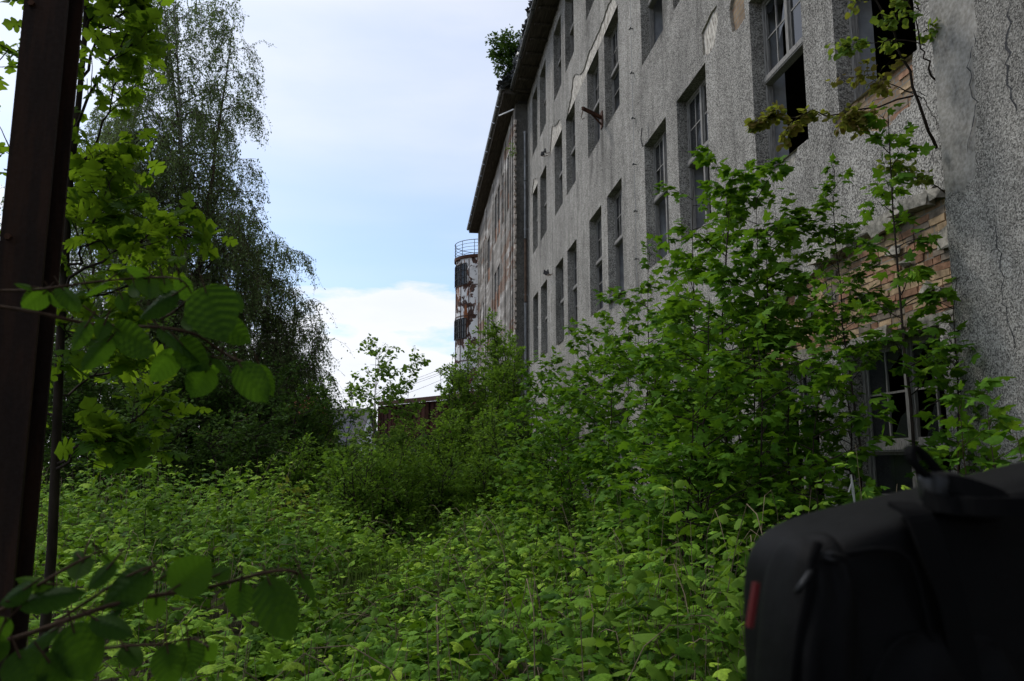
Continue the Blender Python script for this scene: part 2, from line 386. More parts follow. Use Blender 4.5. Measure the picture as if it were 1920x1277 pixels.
# piece missing above the second row A window, and the hole higher up
patch((11.6, 13.0, 8.62, 9.6), 'closed', [(12.15, 8.68), (11.95, 9.05), (12.0, 9.32), (12.32, 9.34), (12.72, 9.2), (12.68, 8.78), (12.4, 8.66)], 'pale', .035, 3, .02)
patch((10.8, 11.58, 8.3, 9.6), 'closed', [(10.9, 8.45), (10.95, 9.3), (11.2, 9.35), (11.48, 8.9), (11.4, 8.5), (11.15, 8.42)], 'brick', .05, 3, .02)
# bricks laid bare under the nearest row A window
patch((6.9, 8.9, 4.9, 5.75), 'top', [(7.02, 5.75), (7.05, 5.35), (7.2, 5.22), (7.7, 5.18), (8.1, 5.36), (8.55, 5.6), (8.62, 5.75)], 'brick', .05, 4, .03)
# large brick area over the ground floor windows
patch((6.3, 11.9, 2.95, 4.6), 'bottom', [(6.35, 2.95), (6.32, 4.1), (6.9, 4.25), (7.6, 4.12), (8.3, 4.2), (9.2, 4.0), (10.2, 3.86), (10.9, 3.75), (11.5, 3.5), (11.7, 2.95)], 'brick', .07, 5, .04)
# broken sill spot
patch((25.9, 27.6, 5.2, 5.75), 'top', [(26.1, 5.75), (26.15, 5.5), (26.5, 5.42), (26.9, 5.55), (27.2, 5.75)], 'bone', .03, 3, .03)
patch((9.2, 10.8, 5.35, 5.75), 'top', [(9.5, 5.75), (9.6, 5.62), (9.9, 5.55), (10.2, 5.66), (10.4, 5.75)], 'bone', .03, 3, .02)
Y0, Y1, Z0, Z1 = 6.2, 34.4, -.3, 18.2
rects = [(w[3], w[4], w[5], w[6]) for w in WINS] + [p[0] for p in PATCH]
ys = sorted({Y0, Y1, *[v for r in rects for v in r[:2]]}); zs = sorted({Z0, Z1, *[v for r in rects for v in r[2:]]})
fac_ = thing('factory_building', 'long three storey grey roughcast factory building with tall broken windows', 'building', (XW, 20, 0))
wb = MB()
for i in range(len(ys) - 1):
    for j in range(len(zs) - 1):
        cy, cz = (ys[i] + ys[i + 1]) / 2, (zs[j] + zs[j + 1]) / 2
        if any(r[0] < cy < r[1] and r[2] < cz < r[3] for r in rects): continue
        wb.face([(XW, ys[i], zs[j]), (XW, ys[i], zs[j + 1]), (XW, ys[i + 1], zs[j + 1]), (XW, ys[i + 1], zs[j])], 0)
SM = {'pale': 1, 'brick': 2, 'bone': 3}
def tess(loops, x, mi):
    vv = [[Vector((p[0], p[1], 0)) for p in lp] for lp in loops]; flat = [p for lp in vv for p in lp]
    for t in tessellate_polygon(vv):
        wb.face([(x, flat[k].x, flat[k].y) for k in t], mi)
bricks = []
for (rect, kind, pts, dep, mat) in PATCH:
    a, b, c_, d = rect
    if kind == 'closed':
        tess([[(a, c_), (a, d), (b, d), (b, c_)], pts], XW, 0); loop = pts; closed = True
    elif kind == 'bottom':
        tess([[(a, d), (a, c_)] + pts + [(b, c_), (b, d)]], XW, 0); loop = pts; closed = False
    else:
        tess([[(a, c_), (a, d)] + pts + [(b, d), (b, c_)]], XW, 0); loop = pts; closed = False
    tess([pts], XW + dep, SM[mat])
    nn = len(loop)
    for k in range(nn if closed else nn - 1):
        p, q = loop[k], loop[(k + 1) % nn]
        wb.face([(XW, *p), (XW, *q), (XW + dep, *q), (XW + dep, *p)], 3)
    if not closed:
        p, q = loop[0], loop[-1]
        wb.face([(XW, *p), (XW, *q), (XW + dep, *q), (XW + dep, *p)], 3)
DEP = .2
for (r_, pi, k, y0, y1, z0, z1) in WINS:
    xa, xb, xc = XW, XW + DEP + .09, XW + .52
    zs_ = z0 + .05
    wb.face([(xa, y0, z0), (xb, y0, zs_), (xb, y0, z1), (xa, y0, z1)], 0)
    wb.face([(xa, y1, z0), (xa, y1, z1), (xb, y1, z1), (xb, y1, zs_)], 0)
    wb.face([(xa, y0, z1), (xb, y0, z1), (xb, y1, z1), (xa, y1, z1)], 0)
    wb.face([(xa, y0, z0), (xa, y1, z0), (xb, y1, zs_), (xb, y0, zs_)], 3)
    wb.face([(xb, y0, zs_), (xc, y0, zs_), (xc, y0, z1), (xb, y0, z1)], 4)
    wb.face([(xb, y1, zs_), (xb, y1, z1), (xc, y1, z1), (xc, y1, zs_)], 4)
    wb.face([(xb, y0, z1), (xc, y0, z1), (xc, y1, z1), (xb, y1, z1)], 4)
    wb.face([(xb, y0, zs_), (xb, y1, zs_), (xc, y1, zs_), (xc, y0, zs_)], 4)
# inner face of the wall with the same openings
ys2 = sorted({Y0, Y1, *[v for w in WINS for v in w[3:5]]}); zs2 = sorted({Z0, Z1, *[v for w in WINS for v in (w[5], w[6])]})
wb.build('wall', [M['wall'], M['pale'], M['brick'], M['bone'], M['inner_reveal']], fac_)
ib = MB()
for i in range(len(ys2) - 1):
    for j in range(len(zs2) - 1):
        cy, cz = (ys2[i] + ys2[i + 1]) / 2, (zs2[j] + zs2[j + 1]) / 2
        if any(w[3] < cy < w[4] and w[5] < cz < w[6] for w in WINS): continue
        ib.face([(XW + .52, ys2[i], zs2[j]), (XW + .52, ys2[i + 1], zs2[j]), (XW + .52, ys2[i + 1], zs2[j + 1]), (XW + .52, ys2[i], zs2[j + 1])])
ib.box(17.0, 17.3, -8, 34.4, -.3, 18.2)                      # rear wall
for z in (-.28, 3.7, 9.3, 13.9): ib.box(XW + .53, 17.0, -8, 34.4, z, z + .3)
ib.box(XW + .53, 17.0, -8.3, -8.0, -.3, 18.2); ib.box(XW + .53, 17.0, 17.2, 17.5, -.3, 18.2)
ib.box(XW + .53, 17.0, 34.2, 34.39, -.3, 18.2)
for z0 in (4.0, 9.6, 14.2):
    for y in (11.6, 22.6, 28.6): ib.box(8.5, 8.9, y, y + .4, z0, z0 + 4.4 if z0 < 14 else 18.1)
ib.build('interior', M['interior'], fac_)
# projecting bay nearest to the camera, with a band of smooth render along its corner
pb = MB()
XB = 4.6
stripe = jag([(5.62, 18.2), (5.60, 5.6), (5.72, 4.6), (5.84, 3.92), (6.2, 3.9)], 7, .035, rng)
vv = [(-8, -.3), (-8, 18.2)] + stripe[:-1] + [(6.2, 3.9), (6.2, -.3)]
def tess2(mb, loops, x, mi):
    v2 = [[Vector((p[0], p[1], 0)) for p in lp] for lp in loops]; flat = [p for lp in v2 for p in lp]
    for t in tessellate_polygon(v2): mb.face([(x, flat[k].x, flat[k].y) for k in t], mi)
tess2(pb, [vv], XB, 0)
tess2(pb, [stripe[:-1] + [(6.2, 3.9), (6.2, 18.2)]], XB + .012, 1)
for k in range(len(stripe) - 1):
    p, q = stripe[k], stripe[k + 1]; pb.face([(XB, *p), (XB, *q), (XB + .012, *q), (XB + .012, *p)], 0)
pb.face([(XB, 6.2, -.3), (XB, 6.2, 3.9), (XW, 6.2, 3.9), (XW, 6.2, -.3)], 0)
pb.face([(XB + .012, 6.2, 3.9), (XB + .012, 6.2, 18.2), (XW, 6.2, 18.2), (XW, 6.2, 3.9)], 1)
pb.face([(XB, -8, -.3), (XW + .5, -8, -.3), (XW + .5, -8, 18.2), (XB, -8, 18.2)], 0)
pb.build('bay_wall', [M['wall_near'], M['smooth']], fac_)
# cracks, as flat black strips painting the shade inside narrow gaps
def crack(pts, w, x, name='crack'):
    cb = MB(); rg = random.Random(int(abs(pts[0][0] * 100)))
    P = jag(pts, 6, .03, rg); n_ = len(P)
    for k in range(n_ - 1):
        w0 = w * (.3 + rg.random()) * min(1, 4 * min(k, n_ - k) / n_ + .15); w1 = w * (.3 + rg.random()) * min(1, 4 * min(k + 1, n_ - k - 1) / n_ + .15)
        (a, b), (c_, d) = P[k], P[k + 1]
        cb.face([(x, a - w0, b), (x, a + w0, b), (x, c_ + w1, d), (x, c_ - w1, d)])
    cb.build(name, M['black_iron_and_shade'], fac_)
crack([(5.24, 5.25), (5.32, 4.85), (5.36, 4.55), (5.30, 4.3)], .012, XB - .003)
crack([(5.62, 5.2), (5.78, 4.9), (5.72, 4.6), (5.86, 4.2)], .007, XB - .003)
crack([(5.60, 3.6), (5.62, 3.2), (5.60, 2.8), (5.55, 2.4)], .004, XB - .003)
crack([(16.0, 9.0), (16.05, 8.6), (16.35, 8.62)], .02, XW - .003)
# belt course above the ground floor and its broken near end
bc = MB(); y = 11.9
while y < 34.3:
    L = rng.uniform(.8, 2.0); bc.box(XW - .07, XW + .02, y, min(y + L, 34.39), 3.66, 3.80, 0, .012, rng); y += L + .004
bc.build('belt_course', M['wall_dark'], fac_)
bl = MB(); y = 6.25
while y < 11.6:
    L = rng.uniform(.18, .6); t = (y - 6.3) / 5.2; z = 4.22 - .42 * t + rng.uniform(-.05, .05)
    if rng.random() < .8: bl.box(XW - rng.uniform(.01, .09), XW + .06, y, y + L, z, z + rng.uniform(.05, .16), 0, .03, rng, Matrix.Rotation(rng.uniform(-.12, .12), 3, 'X'))
    y += L * .9
y = 6.3
while y < 11.6:
    L = rng.uniform(.3, .9)
    if rng.random() < .7: bl.box(XW - rng.uniform(.0, .03), XW + .07, y, y + L, 2.93, 2.93 + rng.uniform(.08, .14), 0, .02, rng)
    y += L
for _ in range(16):
    y = rng.uniform(6.5, 11.2); z = rng.uniform(3.1, 3.9); s_ = rng.uniform(.08, .25)
    bl.box(XW + .01, XW + .06, y, y + s_, z, z + s_ * rng.uniform(.4, .9), 0, .05, rng)
bl.build('broken_lintel', M['bone'], fac_)
# individually laid loose bricks standing proud in the bared area
def bricks_in(y0, y1, z0, z1, x, seed, keep=.62, poly=None):
    rg = random.Random(seed); b = [MB() for _ in range(3)]; z = z0; row = 0
    while z < z1:
        y = y0 - (.13 if row % 2 else 0)
        while y < y1:
            L = .245 if rg.random() < .6 else .12
            if rg.random() < keep and (poly is None or poly(y + L / 2, z)):
                b[rg.choice((0, 1, 1, 2))].box(x - rg.uniform(.0, .022), x + .05, y + .004, y + L - .004, z + .004, z + .068, 0, .006, rg)
            y += L + .006
        z += .077; row += 1
    return b
def inpoly(y, z): return z < 4.14 - .4 * (y - 6.3) / 5.2 - .06 * math.sin(y * 3) and y < 11.4
bs = bricks_in(6.32, 11.5, 3.0, 4.22, XW + .068, 5, .88, inpoly)
bs2 = bricks_in(7.1, 8.5, 5.22, 5.7, XW + .045, 6, .3, lambda y, z: z > 5.15 + max(0, (y - 7.8)) * .5)
bcol = [(.29, .165, .105), (.40, .29, .18), (.20, .165, .13)]
for i in range(3):
    bs[i].V += [];
    off = len(bs[i].V); bs[i].V += bs2[i].V; bs[i].F += [tuple(k + off for k in f) for f in bs2[i].F]; bs[i].MI += bs2[i].MI
bk = MB()
for i in range(3):
    off = len(bk.V); bk.V += bs[i].V; bk.F += [tuple(k + off for k in f) for f in bs[i].F]; bk.MI += [i] * len(bs[i].F)
bk.build('bare_bricks', [simple('bare_brick_%s' % n_, c_, .92, .1, .45, 9, .6) for n_, c_ in zip(('red', 'ochre', 'brown'), bcol)], fac_)

# windows: wooden box frames with mullion, transom, sashes, and what glass is left
def window(pi, k, row, y0, y1, z0, z1):
    rg = random.Random(pi * 17 + k * 5 + ord(row)); X = XW + DEP
    f = MB(); t = .055; zt = z0 + (z1 - z0) * .54
    y0 += .004; y1 -= .004; zb = z0 + .055; z1 -= .004
    f.box(X, X + .09, y0, y0 + t, zb, z1); f.box(X, X + .09, y1 - t, y1, zb, z1)
    f.box(X + .002, X + .088, y0 + t, y1 - t, z1 - t, z1); f.box(X + .002, X + .088, y0 + t, y1 - t, zb, zb + t)
    f.box(X - .045, X + .08, y0 + t, y1 - t, zt - .055, zt + .055); f.box(X - .055, X - .02, y0 + t + .01, y1 - t - .01, zt - .035, zt - .005)
    ym = (y0 + y1) / 2
    f.box(X - .012, X + .075, ym - .04, ym + .04, zt + .055, z1 - t)
    if row == 'D' or rg.random() < .35: f.box(X + .01, X + .07, ym - .035, ym + .035, zb + t, zt - .055)
    w = f.build('window_frame', M['frame'], fac_)
    sash = MB(); panes = MB()
    cells = []
    for (a, b) in ((y0 + t, ym - .04), (ym + .04, y1 - t)):
        for (c_, d, up) in ((zt + .055, z1 - t, 1), (zb + t, zt - .055, 0)):
            cells.append((a, b, c_, d, up))
    hide_low = (pi <= 1 and row in 'AB') or rg.random() < .35
    for (a, b, c_, d, up) in cells:
        if not up and hide_low: continue
        if up and pi == 0 and row == 'A' and k == 0: continue
        if rg.random() < (.06 if up else .25): continue
        s_ = .034
        sash.box(X + .02, X + .055, a + .002, a + s_, c_, d); sash.box(X + .02, X + .055, b - s_, b - .002, c_, d)
        sash.box(X + .022, X + .053, a + s_, b - s_, c_, c_ + s_); sash.box(X + .022, X + .053, a + s_, b - s_, d - s_, d)
        mid = (a + b) / 2; zh = c_ + (d - c_) * (.52 if up else .6)
        if up: sash.box(X + .026, X + .05, mid - .012, mid + .012, c_ + s_, d - s_)
        sash.box(X + .028, X + .048, a + s_, b - s_, zh - .012, zh + .012)
        for (pa, pb_) in (((a + s_, mid), (mid, b - s_)) if up else ((a + s_, b - s_),)):
            for (pc, pd) in ((c_ + s_, zh), (zh, d - s_)):
                q = rg.random(); x = X + .038 + rg.uniform(-.003, .003)
                full = .42 if up else .45
                if pc > c_ + .2 and up: full = .62
                if q < full: panes.face([(x, pa, pc), (x, pa, pd), (x, pb_, pd), (x, pb_, pc)])
                elif q < full + .2:      # a shard left in the corner
                    h = pd - pc; wv = pb_ - pa
                    sg = [(pa, pc), (pa, pc + h * rg.uniform(.3, .9)), (pa + wv * rg.uniform(.2, .5), pc + h * rg.uniform(.2, .5)), (pa + wv * rg.uniform(.5, .9), pc)]
                    if rg.random() < .5: sg = [(pa, pd), (pb_, pd), (pb_, pd - h * rg.uniform(.2, .6)), (pa + wv * .5, pd - h * rg.uniform(.1, .4))]
                    panes.face([(x, *p) for p in sg])
    if sash.V: sash.build('sash', M['frame'], w)
    if panes.V: panes.build('glass_pane', M['glass'], w)
    if rg.random() < .3 and pi > 1:     # a bent board left hanging in the opening
        bb = MB(); bb.bar((X - .03, y0 + .2, zt + .3), (X - .05, ym + .1, zt - .1), .05, .02); bb.build('loose_lath', M['frame'], w)
for (r_, pi, k, y0, y1, z0, z1) in WINS:
    if r_ == 'C' and pi < 2: continue
    window(pi, k, r_, y0, y1, z0, z1)
# metal sills
for (y0, y1, z) in ((18.25, 19.85, 5.74),):
    sb = MB(); sb.box(XW - .1, XW + .2, y0, y1, z - .012, z + .012, 0, .004, rng); sb.box(XW - .105, XW - .09, y0, y1, z - .05, z + .01); sb.build('metal_sill', M['zinc'], fac_)
# eaves: soffit, fascia, battered gutter, broken slates
eb = MB(); eb.box(4.22, XW + .5, -8, 34.4, 18.2, 18.27); eb.box(4.22, 4.30, -8, 34.4, 18.27, 18.45)
y = -7.5
while y < 34: eb.box(4.32, XW, y, y + .12, 18.10, 18.199); y += 1.1
eb.build('eaves', M['soffit'], fac_)
gb = MB(); y = 14.0
while y < 34.2:
    L = rng.uniform(1.2, 2.4); pts = []
    dz = rng.uniform(-.05, .05); n_ = 8
    for e in (y, min(y + L, 34.3)):
        pts.append([(4.2 - .07 * math.sin(math.pi * q / n_) * 1.0 - .0 + .09 * -math.cos(math.pi * q / n_) - .02, e, 18.36 + dz - .08 * math.sin(math.pi * q / n_)) for q in range(n_ + 1)])
    for q in range(n_): gb.face([pts[0][q], pts[0][q + 1], pts[1][q + 1], pts[1][q]])
    y += L
gb.build('gutter', M['zinc'], fac_)
rb = MB(); rb.face([(4.16, -8, 18.46), (4.16, 34.6, 18.46), (9, 34.6, 22.6), (9, -8, 22.6)]); rb.face([(9.02, -8, 22.62), (9.02, 34.6, 22.62), (17.4, 34.6, 18.3), (17.4, -8, 18.3)])
rb.face([(4.16, 34.4, 18.3), (17.3, 34.4, 18.3), (9, 34.4, 22.5)]); rb.build('roof', M['slate'], fac_)
sb = MB()
for i in range(620):
    y = rng.uniform(15, 34.4); s_ = rng.uniform(.08, .26)
    x = 4.18 + rng.gauss(0, .05); z = 18.42 + rng.random() ** 2 * .28 + (.12 if y > 31 else 0)
    rt = Matrix.Rotation(rng.uniform(-1.2, 1.2), 3, 'Y') @ Matrix.Rotation(rng.uniform(-.9, .9), 3, 'X') @ Matrix.Rotation(rng.uniform(0, 3), 3, 'Z')
    sb.box(x - s_ / 2, x + s_ / 2, y - s_ * .6, y + s_ * .6, z, z + .012, 0 if rng.random() < .8 else 1, .01, rng, rt)
sb.build('broken_roofing', [M['slate'], M['zinc']], fac_)
# fittings
db = MB()
def downpipe(mb, x, y, segs, r=.055):
    for (za, zb_, mi) in segs:
        mb.tube([(x, y, za), (x, y, zb_)], r, 10, mi); mb.tube([(x, y, zb_ - .06), (x, y, zb_ + .04)], r * 1.3, 10, mi)
downpipe(db, 4.86, 34.2, [(0, 4.5, 1), (4.6, 8.6, 0), (8.7, 11.5, 1), (11.6, 14.2, 0), (14.3, 16.6, 0)])
for z in (3, 6, 9, 12, 15): db.box(4.78, 5.0, 34.17, 34.23, z, z + .04)
db.build('downpipe', [M['zinc'], M['pipe_rust']], fac_)
cb = MB(); pts = []
for i in range(30):
    z = 1.5 + i * .58; pts.append((XW - .05 + .006 * math.sin(i * 2.1), 17.0 + .012 * math.sin(i * 1.7), z))
cb.tube(pts, .007, 5)
for i in range(1, 15):
    z = 1.7 + i * 1.12; cb.bar((XW, 17.0, z), (XW - .08, 17.0, z), .018, .018, 1); cb.bar((XW - .07, 16.95, z), (XW - .07, 17.05, z), .025, .02, 1)
tag(cb.build('lightning_conductor', [M['cable'], M['black_iron_and_shade']]), 'thin pale lightning conductor wire clipped down the roughcast factory wall', 'wire')
ab = thing('hoist_bracket', 'rusty iron hoist arm with hook sticking out beside factory windows', 'bracket', (XW, 20.15, 10.9))
q = MB(); q.box(XW - .03, XW - .001, 20.06, 20.26, 10.68, 11.15); q.build('wall_plate', M['rust'], ab)
q = MB(); tip = at(1092, 203, 19.6); q.bar((XW - .03, 20.15, 10.98), tip, .06, .09); q.bar((XW - .03, 20.15, 10.78), (XW - .35, 20.0, 11.02), .03, .04); q.build('arm', M['rust'], ab)
q = MB(); pt = Vector(tip); q.tube([pt + Vector((.03, .02, 0)), pt + Vector((.0, 0, -.12)), pt + Vector((-.04, 0, -.25)), pt + Vector((0, 0, -.32)), pt + Vector((.05, 0, -.27))], .01, 6); q.build('hook', M['rust'], ab)
for (y, z, lab) in ((28.8, 13.35, 'upper group of dark wire insulators on the factory wall below light strip'), (28.35, 8.52, 'lower group of dark wire insulators on the factory wall')):
    t_ = thing('insulator_bracket', lab, 'insulator', (XW, y, z), 'insulators on the wall')
    q = MB()
    for i, (dy, dz) in enumerate(((.35, .12), (.0, 0), (-.4, -.05))):
        q.tube([(XW, y + dy, z + dz), (XW - .16, y + dy, z + dz - .04), (XW - .2, y + dy, z + dz + .03)], .012, 6)
    q.build('pin', M['rust'], t_)
    for i, (dy, dz) in enumerate(((.35, .12), (.0, 0), (-.4, -.05))):
        q = MB(); q.tube([(XW - .2, y + dy, z + dz + .0), (XW - .2, y + dy, z + dz + .05), (XW - .2, y + dy, z + dz + .06), (XW - .2, y + dy, z + dz + .15)], [.05, .055, .035, .03], 9); q.build('insulator', M['black_iron_and_shade'], t_)
# loose cable hanging by the first windows
q = MB(); q.tube([(XW - .02, 16.42, 9.05), (XW - .04, 16.45, 8.8), (XW - .02, 16.4, 8.6)], .012, 5)
q.build('loose_cable', M['black_iron_and_shade'], fac_)

# ------------------------------------------------------------------ far wing
wing = thing('factory_wing', 'taller looking brick wing with peeling render and ribs beyond the grey factory', 'building', (4.45, 45, 0))
XV, WY0, WY1, WZ = 4.45, 34.42, 55.2, 18.1
wr = [(36.9, 37.7, 13.9, 16.7), (39.2, 39.95, 13.9, 16.6), (41.0, 42.2, 13.9, 16.65), (42.6, 43.8, 13.9, 16.65), (46.6, 48.2, 12.6, 15.4), (50.3, 51.0, 13.6, 16.2), (52.6, 53.3, 13.6, 16.2),
      (41.0, 42.2, 9.9, 12.2), (42.6, 43.8, 9.9, 12.2), (46.6, 48.2, 8.3, 10.5), (50.3, 51.0, 9.4, 12.0), (52.6, 53.3, 9.4, 12.0),
      (41.0, 42.2, 5.5, 7.7), (42.6, 43.8, 5.5, 7.7), (46.6, 48.2, 4.3, 6.4), (50.3, 51.0, 5.0, 7.7)]
b = MB(); ys = sorted({WY0, WY1, *[v for r in wr for v in r[:2]]}); zs = sorted({-.3, WZ, *[v for r in wr for v in r[2:]]})
for i in range(len(ys) - 1):
    for j in range(len(zs) - 1):
        cy, cz = (ys[i] + ys[i + 1]) / 2, (zs[j] + zs[j + 1]) / 2
        if any(r[0] < cy < r[1] and r[2] < cz < r[3] for r in wr): continue
        b.face([(XV, ys[i], zs[j]), (XV, ys[i], zs[j + 1]), (XV, ys[i + 1], zs[j + 1]), (XV, ys[i + 1], zs[j])])
b.face([(XV, WY0, -.3), (8, WY0, -.3), (8, WY0, 18.1), (XV, WY0, 18.1)], 1)
b.face([(XV, WY1, -.3), (XV, WY1, WZ), (16, WY1, WZ), (16, WY1, -.3)], 0)
b.build('wall', [M['wing'], M['wall_dark']], wing)
for (y0, y1, z0, z1) in wr:
    q = MB(); xr = XV + .07
    q.face([(XV, y0, z0), (xr, y0, z0), (xr, y0, z1), (XV, y0, z1)], 1); q.face([(XV, y1, z0), (XV, y1, z1), (xr, y1, z1), (xr, y1, z0)], 1)
    q.face([(XV, y0, z1), (xr, y0, z1), (xr, y1, z1), (XV, y1, z1)], 1); q.face([(XV, y0, z0), (XV, y1, z0), (xr, y1, z0), (xr, y0, z0)], 1)
    zm = z0 + (z1 - z0) * (.55 if z0 < 12.5 else .35)
    q.face([(xr, y0, z0), (xr, y1, z0), (xr, y1, zm), (xr, y0, zm)], 2)
    q.face([(xr, y0, zm), (xr, y1, zm), (xr, y1, z1), (xr, y0, z1)], 0)  # black sheet painting the unlit interior in the upper opening
    q.box(xr - .03, xr - .005, (y0 + y1) / 2 - .03, (y0 + y1) / 2 + .03, zm, z1, 3)
    q.build('window', [M['black_iron_and_shade'], M['wing'], M['brick_infill'], M['frame']], wing)
for i, (y, w, p) in enumerate(((34.43, .3, .03), (35.3, .35, .06), (36.2, .3, .05), (38.3, .45, .05), (40.2, .4, .03), (44.5, .5, .05), (48.9, .6, .06), (54.2, .6, .06))):
    q = MB(); q.box(XV - p, XV - .001, y, y + w, -.2, 17.9 - .003 * i, 0, .0); q.build('pilaster', M['wing'], wing)
q = MB()
for i in range(60):
    z = .5 + i * .28; q.box(XV - .075, XV + .02, 34.30, 34.42 - .003, z, z + rng.uniform(.1, .27), 0, .02, rng)
q.build('corner_edge', simple('peeled_white_corner', (.5, .43, .37), .9, .1, .5, 3, .5), wing)
q = MB(); q.box(3.80, XV + .1, 33.6, 55.6, 18.1, 18.2); q.box(3.78, 3.84, 33.6, 55.6, 18.2, 18.42); q.box(3.84, 5.0, 33.55, 33.6, 18.12, 18.42); q.build('eaves', M['soffit'], wing)
q = MB()
for k in range(12):
    ya = 33.5 + k * 1.85
    for j in range(8):
        a0, a1 = math.pi * j / 8, math.pi * (j + 1) / 8
        P = lambda a, yy: (3.72 - .10 * math.cos(a), yy, 18.42 - .11 * math.sin(a))
        q.face([P(a0, ya), P(a1, ya), P(a1, ya + 1.83), P(a0, ya + 1.83)])
    q.box(3.60, 3.84, ya, ya + .04, 18.29, 18.31)
q.build('gutter', M['zinc'], wing)
q = MB(); q.face([(3.78, 33.6, 18.43), (3.78, 55.6, 18.43), (5.6, 55.6, 22.6), (5.6, 33.6, 22.6)]); q.face([(3.78, 33.6, 18.43), (5.6, 33.6, 22.6), (16, 33.6, 22.6), (16, 33.6, 18.43)]); q.face([(5.6, 33.6, 22.6), (5.6, 55.6, 22.6), (16, 55.6, 22.6), (16, 33.6, 22.6)]); q.build('roof', M['slate'], wing)
q = MB(); q.bar((3.80, 35.4, 17.9), (4.3, 33.9, 17.55), .05, .05); q.build('white_strut', M['white_house'], wing)
q = MB(); q.tube([(3.72, 33.5, 18.4), (3.95, 33.3, 18.5), (4.25, 33.2, 18.6), (4.4, 33.4, 18.75)], .09, 8)
for i in range(150):
    y = rng.uniform(33.1, 34.2); x = rng.uniform(3.65, 4.5); z = 18.45 + rng.random() * .5 * (x - 3.3); s_ = rng.uniform(.08, .22)
    q.box(x - s_, x + s_, y - s_ * .5, y + s_ * .5, z, z + .02, 0, .01, rng, Matrix.Rotation(rng.uniform(-1, 1), 3, 'Y') @ Matrix.Rotation(rng.uniform(-1, 1), 3, 'Z'))
q.build('corner_debris', M['slate'], wing)

# ------------------------------------------------------------------ round tower behind the wing
tw = thing('round_tower', 'round tower of peeling white paint and rust behind the brick wing', 'tower', (5.2, 62, 0))
TX, TY, TR = 5.2, 62.0, 2.0
def cyl(mb, r, z0, z1, a0=0, a1=2 * math.pi, n=64, mi=0):
    for k in range(n):
        p, q_ = a0 + (a1 - a0) * k / n, a0 + (a1 - a0) * (k + 1) / n
        mb.face([(TX + r * math.cos(p), TY + r * math.sin(p), z0), (TX + r * math.cos(q_), TY + r * math.sin(q_), z0), (TX + r * math.cos(q_), TY + r * math.sin(q_), z1), (TX + r * math.cos(p), TY + r * math.sin(p), z1)], mi)
q = MB(); cyl(q, TR, -.2, 17.5); q.build('shaft', M['tower'], tw)
q = MB()
for z in (2.5, 4.6, 7.0, 9.4, 12.9, 15.3): cyl(q, TR + .03, z, z + .06); cyl(q, TR + .03, z + .08, z + .1)
for a in (190, 215, 238, 262, 290): q.bar((TX + (TR + .02) * math.cos(R(a)), TY + (TR + .02) * math.sin(R(a)), 0), (TX + (TR + .02) * math.cos(R(a)), TY + (TR + .02) * math.sin(R(a)), 17.4), .06, .05)
q.build('seam', M['rust'], tw)
for z0, z1 in ((15.45, 17.1), (11.2, 12.75), (7.3, 8.7)):
    q = MB(); cyl(q, TR + .035, z0, z1, R(176), R(233), 16, 0)
    for k in range(9):
        a = R(176 + 57 * k / 8); q.bar((TX + (TR + .06) * math.cos(a), TY + (TR + .06) * math.sin(a), z0), (TX + (TR + .06) * math.cos(a), TY + (TR + .06) * math.sin(a), z1), .05, .04, 1)
    for z in (z0, (z0 * 2 + z1) / 3, (z0 + 2 * z1) / 3, z1):
        cyl(q, TR + .07, z - .03, z + .03, R(176), R(233), 16, 1)
    q.build('window_band', [M['glass'], M['black_iron_and_shade']], tw)
q = MB(); cyl(q, TR + .12, 17.5, 17.75); cyl(q, TR + .05, 17.5, 17.5 + .01)
for k in range(64):
    p, q_ = 2 * math.pi * k / 64, 2 * math.pi * (k + 1) / 64
    for z in (17.5, 17.75): q.face([(TX, TY, z), (TX + (TR + .12) * math.cos(p), TY + (TR + .12) * math.sin(p), z), (TX + (TR + .12) * math.cos(q_), TY + (TR + .12) * math.sin(q_), z)])
q.build('rim', M['rust'], tw)
rail = MB()
for j in range(5):
    z = 17.85 + j * .27; pts = [(TX + (TR + .08) * math.cos(2 * math.pi * k / 48), TY + (TR + .08) * math.sin(2 * math.pi * k / 48), z) for k in range(49)]
    rail.tube(pts, .028 if j == 4 else .018, 5, cap=False)
for k in range(12):
    a = 2 * math.pi * k / 12 + .2; p = (TX + (TR + .08) * math.cos(a), TY + (TR + .08) * math.sin(a)); rail.bar((*p, 17.7), (*p, 18.95), .04, .04)
rail.build('railing', M['black_iron_and_shade'], tw)
q = MB()
pts = [(TX + (TR + .12) * math.cos(R(248)) + .45 * math.cos(a) * .9, TY + (TR + .1) * math.sin(R(248)) + .2 * math.cos(a), 16.3 + .55 * math.sin(a)) for a in [2 * math.pi * k / 20 for k in range(21)]]
q.tube(pts, .05, 6, cap=False); q.build('round_emblem', M['tower'], tw)

# ------------------------------------------------------------------ rusty shed, houses, wires
sh = thing('rusty_steel_shed', 'dark rusty steel shed with overhanging roof edge behind the shrubs', 'shed', (1, 48, 0))
pa, pb_ = at(712, 752, 50), at(905, 722, 42)
pa.z = pb_.z = 5.15
dirv = (pb_ - pa).normalized(); nrm = Vector((dirv.y, -dirv.x, 0)) * (-1 if dirv.y < 0 else -1)
back = Vector((0.3, 6, 0))
q = MB(); n_ = 46
for k in range(n_):
    a = pa + (pb_ - pa) * (k / n_); c_ = pa + (pb_ - pa) * ((k + 1) / n_)
    o1 = Vector((0, -.08, 0)) * (k % 2); 
    q.face([a + o1 - Vector((0, 0, 5.3)), c_ + o1 - Vector((0, 0, 5.3)), c_ + o1, a + o1])
    q.face([c_ + o1 - Vector((0, 0, 5.3)), c_ + Vector((0, -.08, 0)) * ((k + 1) % 2) - Vector((0, 0, 5.3)), c_ + Vector((0, -.08, 0)) * ((k + 1) % 2), c_ + o1])
